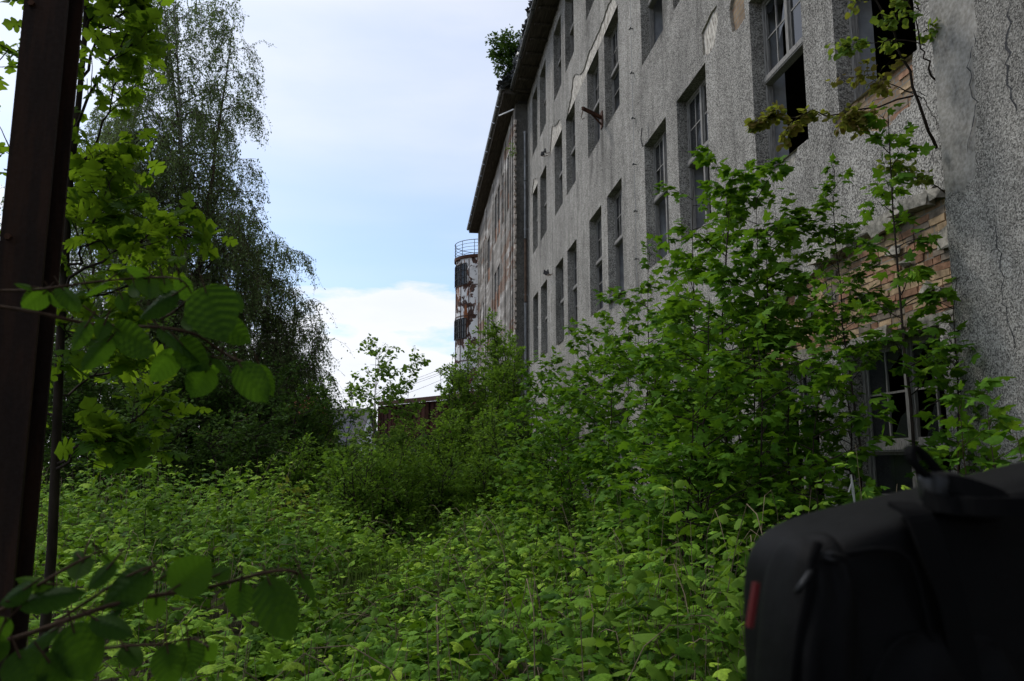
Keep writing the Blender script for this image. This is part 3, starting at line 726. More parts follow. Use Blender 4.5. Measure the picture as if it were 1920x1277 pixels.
q.face([pa - Vector((0, 0, 5.3)), pa, pa + back, pa + back - Vector((0, 0, 5.3))]); q.face([pb_ - Vector((0, 0, 5.3)), pb_, pb_ + back, pb_ + back - Vector((0, 0, 5.3))])
q.build('sheet_wall', M['rustsheet'], sh)
q = MB(); e = Vector((-.1, -.5, 0)); up = Vector((0, 0, .12))
a, b2, c2, d2 = pa + e, pb_ + e, pb_ + back + Vector((0, 0, .5)), pa + back + Vector((0, 0, .5))
q.face([a, b2, c2, d2]); q.face([a + up * 2, b2 + up * 2, c2 + up * 2, d2 + up * 2][::-1]); q.face([a, a + up * 2, b2 + up * 2, b2]); q.face([a, d2, d2 + up * 2, a + up * 2]); q.face([b2, b2 + up * 2, c2 + up * 2, c2])
q.build('roof', simple('rust_brown_roof_edge', (.075, .04, .03), .85, .2, .3, 2, .2), sh)
q = MB()
for k in range(7):
    p = pa + (pb_ - pa) * (k / 6) + Vector((0, -.2, 0)); q.box(p.x - .09, p.x + .09, p.y - .09, p.y + .09, 0, 5.13)
q.build('post', M['rust'], sh)

def house(name, label, peak, half, depth, eave, zp, yaw, mats, solar=False):
    t_ = thing(name, label, 'house', (peak[0], peak[1], 0)); rot = Matrix.Rotation(yaw, 3, 'Z'); o = Vector((peak[0], peak[1], 0))
    P = lambda x, y, z: tuple(o + rot @ Vector((x, y, z)))
    b = MB(); b.face([P(0, -half, 0), P(0, half, 0), P(0, half, eave), P(0, 0, zp), P(0, -half, eave)])
    b.face([P(-depth, -half, 0), P(-depth, half, 0), P(-depth, half, eave), P(-depth, 0, zp), P(-depth, -half, eave)])
    b.face([P(0, -half, 0), P(-depth, -half, 0), P(-depth, -half, eave), P(0, -half, eave)]); b.face([P(0, half, 0), P(-depth, half, 0), P(-depth, half, eave), P(0, half, eave)])
    b.build('wall', mats[0], t_)
    r = MB(); k = (zp - eave) / half
    for s_ in (-1, 1):
        ye = s_ * (half + .4); ze = zp - k * (half + .4) + .05
        a = [P(.35, 0, zp + .05), P(.35, ye, ze), P(-depth - .35, ye, ze), P(-depth - .35, 0, zp + .05)]
        up_ = Vector((0, 0, .22)); r.face(a); r.face([tuple(Vector(v) + up_) for v in a]); 
        for i in range(4): r.face([a[i], a[(i + 1) % 4], tuple(Vector(a[(i + 1) % 4]) + up_), tuple(Vector(a[i]) + up_)])
    rf = r.build('roof', mats[1], t_)
    c = MB(); cx = -depth * .55; cc = o + rot @ Vector((cx, -.8, 0)); c.box(cc.x - .35, cc.x + .35, cc.y - .35, cc.y + .35, zp - 1, zp + 1.1); c.build('chimney', M['red_brick_house'], rf)
    if solar:
        for i in range(3):
            for j in range(2):
                x0 = -1.0 - i * 1.9; y0_ = -.7 - j * 1.9
                zf = lambda y: zp + .30 - k * abs(y)
                s = MB(); s.face([P(x0, y0_, zf(y0_)), P(x0 - 1.8, y0_, zf(y0_)), P(x0 - 1.8, y0_ - 1.8, zf(y0_ - 1.8)), P(x0, y0_ - 1.8, zf(y0_ - 1.8))])
                s.build('solar_panel', M['solar'], t_)
    w = MB()
    for (y_, z_) in ((-1.4, eave - .2), (1.4, eave - .2)):
        w.face([P(.02, y_ - .5, z_ - 1.3), P(.02, y_ + .5, z_ - 1.3), P(.02, y_ + .5, z_), P(.02, y_ - .5, z_)])
    w.build('window', M['glass'], t_)
    return t_
hp = at(690, 770, 88)
house('white_gable_house', 'distant white gabled house with solar panels on its roof', (hp.x, hp.y), 4.2, 9, hp.z - 5.4, hp.z, R(-20), (M['white_house'], M['slate']), True)
hq = at(590, 748, 78)
house('red_brick_house', 'distant red brick house with tiled roof behind the birch', (hq.x, hq.y), 4.5, 9, hq.z - 3.4, hq.z, R(-20), (M['red_brick_house'], M['red_tile']))
for i, ((p0, p1), lab) in enumerate(zip((((600, 765), (842, 682)), ((560, 772), (842, 690)), ((560, 780), (842, 693)), ((560, 800), (830, 708))), ('topmost', 'second highest', 'third highest', 'lowest'))):
    a = at(p0[0], p0[1] - 28, 85); b3 = at(p1[0] + 15, p1[1] - 4, 64); mb_ = MB(); pts = []
    for k in range(17):
        t = k / 16; p = a.lerp(b3, t); p.z -= .9 * 4 * t * (1 - t); pts.append(p)
    mb_.tube(pts, .013, 4); tag(mb_.build('power_line', M['black_iron_and_shade']), lab + ' of the four thin power lines running to the white tower', 'power line', 'power lines behind the shed')
q = MB(); p = at(704, 700, 95); q.tube([(p.x, p.y, 5), (p.x, p.y, p.z + 3.5)], [.05, .02], 6); q.bar((p.x - .6, p.y, p.z + 1), (p.x + .6, p.y, p.z + 1), .03); tag(q.build('roof_antenna', M['black_iron_and_shade']), 'thin distant antenna mast above the white gabled house', 'antenna')

# ------------------------------------------------------------------ rusty steel column by the camera
col = thing('steel_column', 'tall dark rusty steel H column at the left of the yard', 'column', (-1.42, 3.0, 0))
q = MB()
cxl, cxr = -1.47, -1.318
q.box(cxl, cxr, 2.95, 2.965, -.1, 6.5); q.box(cxl, cxr, 3.078, 3.09, -.1, 6.5); q.box((cxl + cxr) / 2 - .005, (cxl + cxr) / 2 + .005, 2.965, 3.078, -.1, 6.5)
o = q.build('shaft', M['column'], col)
q = MB()
for z in (.6, 1.5, 2.4, 3.3):
    q.tube([(cxl + .03, 2.937, z), (cxl + .03, 2.952, z)], .012, 6)
q.box(cxl - .03, cxr + .03, 2.9, 3.2, -.09, .03); q.build('base_plate', M['rust'], col)
#--VEG--
# ------------------------------------------------------------------ vegetation
def fan(outline, centre, zf):
    P = [(centre[0], centre[1])] + list(outline)
    V = np.array([(x, y, zf(x, y)) for x, y in P], dtype=float); n = len(outline)
    F = [(0, 1 + k, 1 + (k + 1) % n) for k in range(n)]
    return V, np.array(F)
def sym(half): return half + [(-x, y) for x, y in reversed(half) if abs(x) > 1e-6]
droopz = lambda k, c: (lambda x, y: -k * abs(x) - c * max(0, y) ** 2)
T_maple = fan(sym([(0, 0), (.14, -.07), (.42, .02), (.26, .16), (.56, .42), (.40, .45), (.38, .58), (.20, .55), (.14, .80), (0, 1.0)]), (0, .3), lambda x, y: .12 - .35 * abs(x) ** 1.3 - .16 * y * y)
T_maple_lo = fan(sym([(0, 0), (.38, .0), (.52, .42), (.2, .52), (0, 1.0)]), (0, .3), lambda x, y: .12 - .35 * abs(x) - .16 * y * y)
T_oak = fan(sym([(0, 0), (.06, .10), (.07, .17), (.22, .19), (.28, .27), (.21, .33), (.10, .37), (.30, .43), (.41, .53), (.33, .61), (.14, .62), (.27, .70), (.31, .80), (.20, .86), (.11, .90), (0, 1.0)]), (0, .5), droopz(.22, .12))
T_ovate = fan(sym([(0, 0), (.22, .10), (.34, .32), (.28, .62), (.12, .86), (0, 1.0)]), (0, .42), droopz(.35, .18))
T_ser = fan(sym([(0, 0), (.24, .08), (.27, .2), (.37, .27), (.32, .42), (.36, .5), (.26, .63), (.24, .74), (.1, .84), (0, 1.0)]), (0, .42), lambda x, y: .07 - .45 * abs(x) - .22 * y * y)
T_round = fan([(.0, 0), (.3, .05), (.48, .3), (.44, .62), (.2, .9), (0, 1.0), (-.2, .9), (-.44, .62), (-.48, .3), (-.3, .05)], (0, .45), droopz(.2, .1))
T_dia = (np.array([(0, 0, 0), (.30, .42, -.06), (0, 1, -.1), (-.30, .42, -.06)], float), np.array([(0, 1, 2), (0, 2, 3)]))
T_kite = (np.array([(0, 0, 0), (.34, .35, -.1), (.12, .8, -.12), (0, 1, -.15), (-.12, .8, -.12), (-.34, .35, -.1), (0, .4, .03)], float),
          np.array([(6, 0, 1), (6, 1, 2), (6, 2, 3), (6, 3, 4), (6, 4, 5), (6, 5, 0)]))
def tern(T, s=.78, side=1.15):
    V, F = T; out_v, out_f = [], []
    for k, (a, oy) in enumerate(((0, .22), (side, .0), (-side, .0))):
        c, s_ = math.cos(a), math.sin(a); W_ = V.copy() * (s if k else 1.0)
        x = W_[:, 0] * c + W_[:, 1] * s_; y = -W_[:, 0] * s_ + W_[:, 1] * c + oy
        out_v.append(np.stack([x, y, W_[:, 2] - (.06 if k else 0)], 1)); out_f.append(F + k * len(V))
    return np.concatenate(out_v), np.concatenate(out_f)
T_tern = tern(T_ser); T_tern_lo = tern((np.array([(0, 0, 0), (.36, .38, -.1), (0, 1, -.2), (-.36, .38, -.1), (0, .4, .04)], float), np.array([(4, 0, 1), (4, 1, 2), (4, 2, 3), (4, 3, 0)])))

def nrmz(a): return a / np.maximum(np.linalg.norm(a, axis=1, keepdims=True), 1e-9)
def place(T, P, D, N, Sz, rnd):
    """copies of template T at points P: leaf axis D, upper face N, size Sz"""
    V, F = T; D = nrmz(D); X = nrmz(np.cross(D, N)); Z = np.cross(X, D)
    n, k = len(P), len(V)
    out_ = P[:, None] + Sz[:, None, None] * (V[None, :, 0:1] * X[:, None] + V[None, :, 1:2] * D[:, None] + V[None, :, 2:3] * Z[:, None])
    f = (F[None] + (np.arange(n) * k)[:, None, None]).reshape(-1, 3)
    return out_.reshape(-1, 3), f, np.repeat(rnd, k)
def join(parts):
    V, F, A = [], [], []; off = 0
    for v, f, a in parts: V.append(v); F.append(f + off); A.append(a); off += len(v)
    return np.concatenate(V), np.concatenate(F), np.concatenate(A)
def tubes(paths, radii, n=5):
    """many tubes as one triangle soup; paths: list of (k,3) arrays"""
    V, F = [], []; off = 0; ang = np.arange(n) * 2 * math.pi / n; ca, sa = np.cos(ang), np.sin(ang)
    for P, r in zip(paths, radii):
        P = np.asarray(P, float); k = len(P)
        d = np.gradient(P, axis=0); d = nrmz(d)
        ref = np.array([0.31, .17, .93]) if abs(d[0, 2]) < .8 else np.array([.9, .3, .1])
        a = nrmz(np.cross(d, ref)); b = np.cross(a, d); r = np.broadcast_to(np.asarray(r, float), (k,))
        V.append((P[:, None] + r[:, None, None] * (ca[None, :, None] * a[:, None] + sa[None, :, None] * b[:, None])).reshape(-1, 3))
        i = np.arange(k - 1)[:, None] * n; j = np.arange(n)[None]; j2 = (j + 1) % n
        q0, q1, q2, q3 = i + j, i + j2, i + n + j2, i + n + j
        F.append(np.concatenate([np.stack([q0, q1, q2], -1).reshape(-1, 3), np.stack([q0, q2, q3], -1).reshape(-1, 3)]) + off); off += k * n
    return np.concatenate(V), np.concatenate(F)
def curve(p, d, L, n, rg, wig=.15, grav=0.0):
    pts = [np.array(p, float)]; d = np.array(d, float); d /= np.linalg.norm(d)
    for _ in range(n):
        d = d + rg.normal(0, wig, 3) + np.array([0, 0, grav]); d /= np.linalg.norm(d); pts.append(pts[-1] + d * L / n)
    return np.array(pts)
def interp(P, t):
    t = np.clip(t, 0, 1) * (len(P) - 1); i = np.minimum(t.astype(int), len(P) - 2); f = (t - i)[:, None]
    return P[i] * (1 - f) + P[i + 1] * f, nrmz(P[i + 1] - P[i])
UP = np.array([0, 0, 1.0])

def plant(name, label, cat, base, top, spread=1.0, stems=1, nb=30, sub=3, T=T_maple, leaf=.11, per=8, mat='lf_maple', bark='bark_brown', seed=1,
          start=.15, group=None, r0=.02, up=.5, droop=.35, grav=0.0, tilt=.45, prof=None, keepaway=None, crown_parts=None, wig=.10, pet=.05, bias=(0, 0, 0), lenvar=.35, tone=(0, 1), smin=.62):
    """woody plant: wiggling stems, branches, twigs and leaves along them"""
    rg = rs(seed); base = np.array(base, float); top = np.array(top, float); H = np.linalg.norm(top - base)
    paths, rad = [], []; LP, LD = [], []
    for s_ in range(stems):
        b0 = base + np.append(rg.normal(0, .06 + .05 * stems, 2) if s_ else (0, 0), 0)
        tp = top if s_ == 0 else base + (top - base) * rg.uniform(smin, .99) + np.append(rg.normal(0, spread * .45, 2), 0)
        k = 12; t = np.linspace(0, 1, k)[:, None]; st = b0 + (tp - b0) * t + np.cumsum(rg.normal(0, H * .008, (k, 3)), 0) * np.sin(t * math.pi)
        st += np.array([0, 0, 1]) * 0
        paths.append(st); rad.append(np.linspace(r0, r0 * .18, k) * (1 if s_ == 0 else .75))
        n_ = max(3, int(nb / stems)) if stems > 1 else nb
        tt = start + (1 - start) * (np.arange(n_) + rg.rand(n_)) / n_
        Pb, Db = interp(st, tt)
        for i in range(n_):
            t_ = tt[i]; pf = prof(t_) if prof else (1 - t_) ** .6 * .85 + .15
            L = spread * pf * rg.uniform(1 - lenvar, 1 + lenvar * .4)
            az = rg.uniform(0, 2 * math.pi); d = np.array([math.cos(az), math.sin(az), up + rg.normal(0, .2)]) + np.array(bias)
            br = curve(Pb[i], d, L, 6, rg, wig, grav)
            paths.append(br); rad.append(np.linspace(r0 * .38 * (.4 + .6 * pf), r0 * .06, 7))
            brs = [(br, L, .2)]
            for q in range(sub):
                ts = rg.uniform(.25, .85); pp, dd = interp(br, np.array([ts]))
                d2 = dd[0] + rg.normal(0, .6, 3); d2[2] += .15; l2 = L * (1 - ts) * rg.uniform(.6, 1.1) + .05
                tw_ = curve(pp[0], d2, l2, 4, rg, wig * 1.2, grav); paths.append(tw_); rad.append(np.linspace(r0 * .12, r0 * .04, 5)); brs.append((tw_, l2, .1))
            for (bp, bl, s0) in brs:
                m_ = max(3, int(per * bl / max(spread, .01) * 1.6)); tl = s0 + (1 - s0) * rg.rand(m_) ** .75
                tl[-1] = 1.0; P, D = interp(bp, tl); LP.append(P); LD.append(D)
    P = np.concatenate(LP); D = np.concatenate(LD); n = len(P)
    if keepaway is not None:
        k = keepaway(P); P, D = P[k], D[k]; n = len(P)
    rr = rg.normal(0, 1, (n, 3)); side = nrmz(np.cross(D, UP) + .3 * rr); side *= np.where(rg.rand(n) < .5, -1, 1)[:, None]
    ax = nrmz(D * .6 + side * .8 + .25 * rr * [1, 1, .5]); ax[:, 2] -= droop * rg.uniform(.4, 1.6, n); ax = nrmz(ax)
    P2 = P + ax * (pet * rg.uniform(.3, 1.2, n))[:, None]
    N = nrmz(UP[None] + rg.normal(0, tilt, (n, 3)))
    Sz = leaf * rg.uniform(.55, 1.2, n); lum = np.clip(tone[0] + (tone[1] - tone[0]) * np.clip(rg.normal(.5, .22, n), 0, 1), 0, 1)
    root = thing(name, label, cat, tuple(base), group)
    V, F = tubes(paths, rad, 5); mesh_obj('stem', V, F, M[bark], root, smooth=True)
    V, F, A = place(T, P2, ax, N, Sz, lum); mesh_obj('foliage', V, F, M[mat], root, rnd=A)
    return root

def wall_ok(lim): return lambda P: (P[:, 0] < lim)
# --- maple saplings in front of the wall (tops read off the photo)
MG = 'maple saplings along the factory wall'
def mp_(px, py, Y, bx, lab, seed, spread=1.0, nb=34, per=9, leaf=.12, **k):
    t_ = at(px, py, Y); t_.x = min(t_.x, 4.75)
    T = T_maple if Y < 12.5 else T_maple_lo
    k.setdefault('mat', 'lf_maple')
    return plant('maple_sapling', lab, 'sapling', (bx, Y + .1, gz(bx, Y)), t_, spread, 1 if Y > 12 else 2, nb, 3, T, leaf, per, seed=seed, start=.08, group=MG,
                 bark='bark_dark', r0=.019, up=.55, keepaway=wall_ok(4.93), pet=.07, tilt=.38, droop=.3, prof=lambda t: .45 + .55 * math.sin(math.pi * min(1, (1 - t) * .9 + .1)) ** .7 if t < .9 else .6, **k)
mp_(1375, 320, 8.2, 3.35, 'tallest bright maple sapling, reaching the first floor windows of the factory', 11, .95, 62, 15, .13)
mp_(1300, 350, 9.6, 3.35, 'slender maple sapling just left of the tallest one, before the window pier', 12, .8, 42, 13, .12)
mp_(1215, 500, 10.4, 3.0, 'maple sapling whose pale shoot points up below the third window pair', 13, .85, 42, 12, .12)
mp_(1440, 430, 7.4, 3.1, 'dark leafy maple sapling directly right of the tallest one', 14, .7, 34, 9, .12)
mp_(1330, 560, 7.0, 2.55, 'low broad maple sapling in front of the tallest maple', 15, .85, 38, 10, .12)
mp_(1180, 585, 13.0, 3.5, 'maple sapling with a rounded top under the metal window sill', 16, .95, 38, 10, .13)
mp_(1245, 610, 9.2, 2.75, 'bushy maple sapling low in the middle of the green slope', 17, 1.0, 40, 10, .12)
mp_(1100, 635, 16.0, 3.6, 'maple sapling before the fourth window pair of the factory', 18, 1.0, 38, 10, .14)
mp_(1150, 690, 11.5, 2.75, 'middle maple sapling filling the slope left of the bushy one', 19, 1.05, 38, 10, .12)
mp_(1035, 680, 20.5, 3.7, 'maple sapling nearest the far end of the grey factory', 20, 1.0, 34, 9, .15)
mp_(1075, 735, 14.0, 2.7, 'maple sapling at the left foot of the green slope', 21, 1.05, 38, 10, .13)
mp_(1030, 790, 12.0, 1.9, 'lowest and leftmost maple sapling at the path edge', 22, .85, 34, 10, .11)
mp_(1420, 640, 6.3, 2.75, 'dark maple sapling hiding the ground floor window', 23, .7, 26, 8, .12)
mp_(1300, 760, 6.6, 2.1, 'knee high maple thicket above the brambles', 24, .8, 34, 10, .11)
mp_(1480, 690, 6.6, 3.3, 'maple sapling crowding the yellow brick pier', 25, .55, 20, 7, .11)
mp_(1530, 900, 5.9, 2.9, 'low maple sapling below the window with the wooden cross bar', 26, .6, 20, 8, .11)
# --- slender saplings in front of the brick area
plant('maple_sapling', 'forked thin maple sapling rising in front of the bare bricks', 'sapling', (4.35, 6.25, 0), at(1665, 215, 6.3), .62, 2, 40, 3, T_maple, .115, 10, 'lf_maple', 'bark_dark', 31, .42, MG, .022, .6, .35, keepaway=wall_ok(4.93), pet=.08)
plant('maple_sapling', 'thin maple sapling with small leaves left of the bare bricks', 'sapling', (4.1, 6.9, 0), at(1565, 320, 7.1), .66, 2, 44, 3, T_maple, .09, 13, 'lf_maple', 'bark_dark', 32, .45, MG, .016, .7, .3, keepaway=wall_ok(4.93), pet=.06)
plant('maple_sapling', 'low maple sapling in front of the window nearest the rucksack', 'sapling', (4.05, 5.7, 0), at(1800, 760, 5.6), .42, 3, 20, 2, T_maple, .115, 7, 'lf_maple', 'bark_red', 33, .3, MG, .013, .5, .35, keepaway=lambda P: P[:, 0] < 4.55, pet=.07)
plant('maple_sapling', 'small maple sapling against the coarse rendered bay', 'sapling', (4.1, 5.2, 0), at(1850, 720, 5.2), .45, 2, 16, 2, T_maple, .12, 6, 'lf_maple', 'bark_brown', 34, .5, MG, .011, .5, .4, keepaway=lambda P: P[:, 0] < 4.55, pet=.07)
plant('ivy_shoot', 'broad leaved shoot against the bay wall at the right edge', 'plant', (4.15, 4.75, 0), at(1905, 810, 4.7), .3, 2, 12, 1, T_ovate, .14, 7, 'lf_maple', 'bark_brown', 35, .5, None, .01, .4, .6, keepaway=lambda P: P[:, 0] < 4.55)
# --- branchy aspen growing out of the wall, top right
def explicit(name, label, cat, base, stems, leafset, T, leaf, mat, bark, seed, tilt=.7, droop=.6, pet=.05, tone=(0, 1)):
    rg = rs(seed); root = thing(name, label, cat, tuple(base)); paths, rad, LP, LD, LT = [], [], [], [], []
    for (pts, r) in stems:
        P = np.array([tuple(p) for p in pts]); t = np.linspace(0, 1, 16); Q, _ = interp(P, t); Q[1:-1] += rg.normal(0, .012, (14, 3)); paths.append(Q); rad.append(np.linspace(r, r * .4, 16))
    for (pts, r, n, nt, tn) in leafset:
        P = np.array([tuple(p) for p in pts]); Q, _ = interp(P, np.linspace(0, 1, 10)); Q[1:-1] += rg.normal(0, .015, (8, 3)); paths.append(Q); rad.append(np.linspace(r, r * .3, 10))
        for j in range(nt):
            p, d = interp(Q, np.array([rg.uniform(.2, 1)])); tw_ = curve(p[0], d[0] + rg.normal(0, .5, 3), rg.uniform(.1, .28), 4, rg, .2, -.05); paths.append(tw_); rad.append(np.linspace(r * .4, r * .15, 5))
            a, b_ = interp(tw_, rg.rand(n)); LP.append(a); LD.append(b_); LT.append(np.full(n, tn))
        a, b_ = interp(Q, .25 + .75 * rg.rand(n)); LP.append(a); LD.append(b_); LT.append(np.full(n, tn))
    V, F = tubes(paths, rad, 6); mesh_obj('stem', V, F, M[bark], root, smooth=True)
    P = np.concatenate(LP); D = np.concatenate(LD); Tn = np.concatenate(LT); n = len(P); rr = rg.normal(0, 1, (n, 3))
    ax = nrmz(D * .5 + .6 * rr * [1, 1, .6]); ax[:, 2] -= droop * rg.uniform(.3, 1.5, n); ax = nrmz(ax)
    V, F, A = place(T, P + ax * pet, ax, nrmz(UP + np.array([-.3, -.4, 0]) + rg.normal(0, tilt, (n, 3))), leaf * rg.uniform(.6, 1.2, n), np.clip(Tn + rg.normal(0, .14, n), 0, 1))
    mesh_obj('foliage', V, F, M[mat], root, rnd=A); return root
A_ = at
explicit('aspen_sapling', 'leaning aspen rooted in the wall corner, its branches with reddish round leaves', 'sapling', (4.97, 6.8, 4.7),
    [([(4.97, 6.75, 4.62), A_(1740, 235, 6.55), A_(1712, 160, 6.45), A_(1690, 100, 6.4), A_(1660, 40, 6.3), A_(1635, -20, 6.2), A_(1600, -120, 6.1)], .017),
     ([(4.97, 6.5, 5.05), A_(1745, 140, 6.3), A_(1725, 90, 6.2), A_(1715, 0, 6.1)], .012),
     ([A_(1715, 170, 6.45), A_(1740, 200, 6.5), A_(1765, 240, 6.6)], .006), ([A_(1752, 100, 6.3), A_(1775, 60, 6.2), A_(1765, 40, 6.2)], .006),
     ([A_(1735, 180, 6.4), A_(1690, 165, 6.4), A_(1620, 200, 6.4)], .004)],
    [([A_(1712, 180, 6.45), A_(1640, 200, 6.4), A_(1560, 212, 6.3), A_(1500, 215, 6.3), A_(1435, 220, 6.3)], .009, 40, 13, .22),
     ([A_(1712, 175, 6.45), A_(1670, 165, 6.3), A_(1640, 150, 6.3), A_(1625, 140, 6.2)], .006, 24, 5, .15),
     ([A_(1735, 85, 6.3), A_(1690, 75, 6.2), A_(1640, 75, 6.2), A_(1600, 80, 6.2), A_(1560, 80, 6.1)], .006, 22, 5, .75),
     ([A_(1700, 55, 6.3), A_(1680, 30, 6.2), A_(1665, 40, 6.2)], .005, 16, 4, .8), ([A_(1730, 60, 6.2), A_(1755, 55, 6.2)], .005, 16, 3, .8),
     ([A_(1725, 20, 6.2), A_(1700, 0, 6.1), A_(1680, -10, 6.1)], .005, 10, 3, .7), ([A_(1640, 0, 6.3), A_(1600, -5, 6.2)], .005, 6, 2, .3),
     ([(4.95, 6.5, 4.05), A_(1715, 330, 6.3), A_(1690, 315, 6.3)], .007, 26, 4, .6)],
    T_round, .058, 'lf_aspen', 'bark_dark', 41)
# --- shrub on the roof edge
rbp = at(985, 105, 33.0)
plant('roof_shrub', 'dense little birch shrub growing out of the broken roof edge', 'shrub', (rbp.x, 33.2, 18.5), at(955, 78, 33.0), 1.05, 8, 90, 4, T_dia, .16, 16, 'lf_dark', 'bark_dark', 51, .2, None, .03, .5, .2, tone=(.3, 1.0), prof=lambda t: .55 + .45 * t, bias=(-.45, 0, -.1), smin=.75)
plant('roof_shrub', 'bare twiggy little shrub on the wing roof corner below the dense one', 'shrub', (3.9, 33.6, 18.55), at(955, 118, 33.4), .5, 3, 14, 2, T_dia, .07, 1, 'lf_dark', 'bark_dark', 52, .2, None, .012, .5, .2)
plant('wall_plant', 'small green weed on the wing wall below the eaves', 'plant', (4.3, 34.3, 15.4), (4.15, 34.2, 15.9), .3, 3, 12, 1, T_dia, .1, 5, 'lf_shrub', 'bark_dark', 53, .1, None, .008)
# --- dense shrubs at the far end
def bush(px, py, Y, bx, lab, seed, spread, nb=70, leaf=.088, mat='lf_shrub', name='willow_shrub', cat='shrub', T=T_dia, stems=6, per=27, grp='shrubs at the far end of the yard', **k):
    k.setdefault('prof', lambda t: .5 + .5 * (1 - t)); k.setdefault('up', .9)
    return plant(name, lab, cat, (bx, Y, 0), at(px, py - (38 if 60 < seed < 64 else -20 if seed == 64 else 0), Y), spread, stems, nb, 4, T, leaf, per, mat, 'bark_dark', seed, .06, grp, .035, droop=.1, tilt=.6, **k)
bush(925, 640, 26, 2.6, 'tallest willow shrub in front of the brick wing, its twigs upright', 61, .85, 190, .105, stems=11, smin=.82, prof=lambda t: .95 - .35 * t)
bush(965, 690, 24, 3.0, 'willow shrub at the corner of the grey factory', 62, .85, 170, .105, stems=10, smin=.82, prof=lambda t: .95 - .35 * t)
bush(875, 700, 25, 1.9, 'rounded willow shrub left of the tallest one', 63, .85, 160, .105, stems=10, smin=.8, prof=lambda t: .95 - .35 * t)
bush(848, 652, 30, 1.9, 'thin spiky willow shrub in front of the white tower', 64, .4, 60, .085, per=24, stems=2)
bush(826, 694, 30, 1.4, 'small spiky willow shrub left of the white tower', 65, .35, 40, .085, per=24, stems=2)
bush(930, 790, 20, 2.1, 'dark willow shrub low before the tallest one', 66, 1.2, 100)
bush(850, 775, 21, 1.0, 'dense shrub below the rusty shed', 67, 1.3, 100)
bush(785, 815, 22, .2, 'shrub with brownish green leaves under the rusty roof edge', 68, 1.2, 90, mat='lf_shrub')
bush(985, 830, 17, 2.5, 'dark shrub at the foot of the maple slope', 69, 1.0, 90)
bush(1000, 770, 19, 3.0, 'shrub squeezed between the maples and the willow', 70, 1.0, 80, mat='lf_dark')
bush(905, 880, 16, 1.5, 'low dark shrub at the end of the overgrown path', 71, .9, 80)
bush(820, 880, 17, .6, 'low shrub left of the path end', 72, 1.0, 80)
bush(740, 815, 26, -.8, 'loose green shrub under the young birch', 73, 1.3, 80)
bush(655, 850, 24, -1.6, 'loose green shrub before the white gabled house', 74, 1.3, 80, mat='lf_shrub')
bush(600, 740, 20, -2.4, 'tall light green shrub beside the birch', 75, 1.0, 110, .088, T=T_dia, stems=5)
bush(640, 850, 17, -1.5, 'light green shrub in front of the tall one', 76, 1.0, 100, .085)
bush(730, 890, 15, -.3, 'low green shrub in the middle of the yard', 77, .9, 90, .08)
bush(690, 865, 14, -.9, 'light green shrub in front of the slender young birch', 78, .8, 80, .075)
bush(560, 835, 15.5, -2.3, 'light green shrub at the left edge of the mid-yard thicket', 79, .8, 80, .075)
plant('young_birch', 'slender young birch with see-through crown against the clouds', 'tree', (-.65, 15.2, 0), at(712, 655, 15), .70, 1, 40, 3, T_round, .066, 13, 'lf_young', 'bark_brown', 81, .42, None, .018, .75, .5, tilt=.9, prof=lambda t: 1.0 if t < .75 else .6)
plant('young_birch', 'second stem of young birch leaning right towards the white tower', 'tree', (-.55, 15.4, 0), at(772, 668, 15.2), .36, 1, 30, 2, T_round, .060, 11, 'lf_young', 'bark_brown', 82, .5, None, .012, .75, .5, tilt=.9, prof=lambda t: .9)
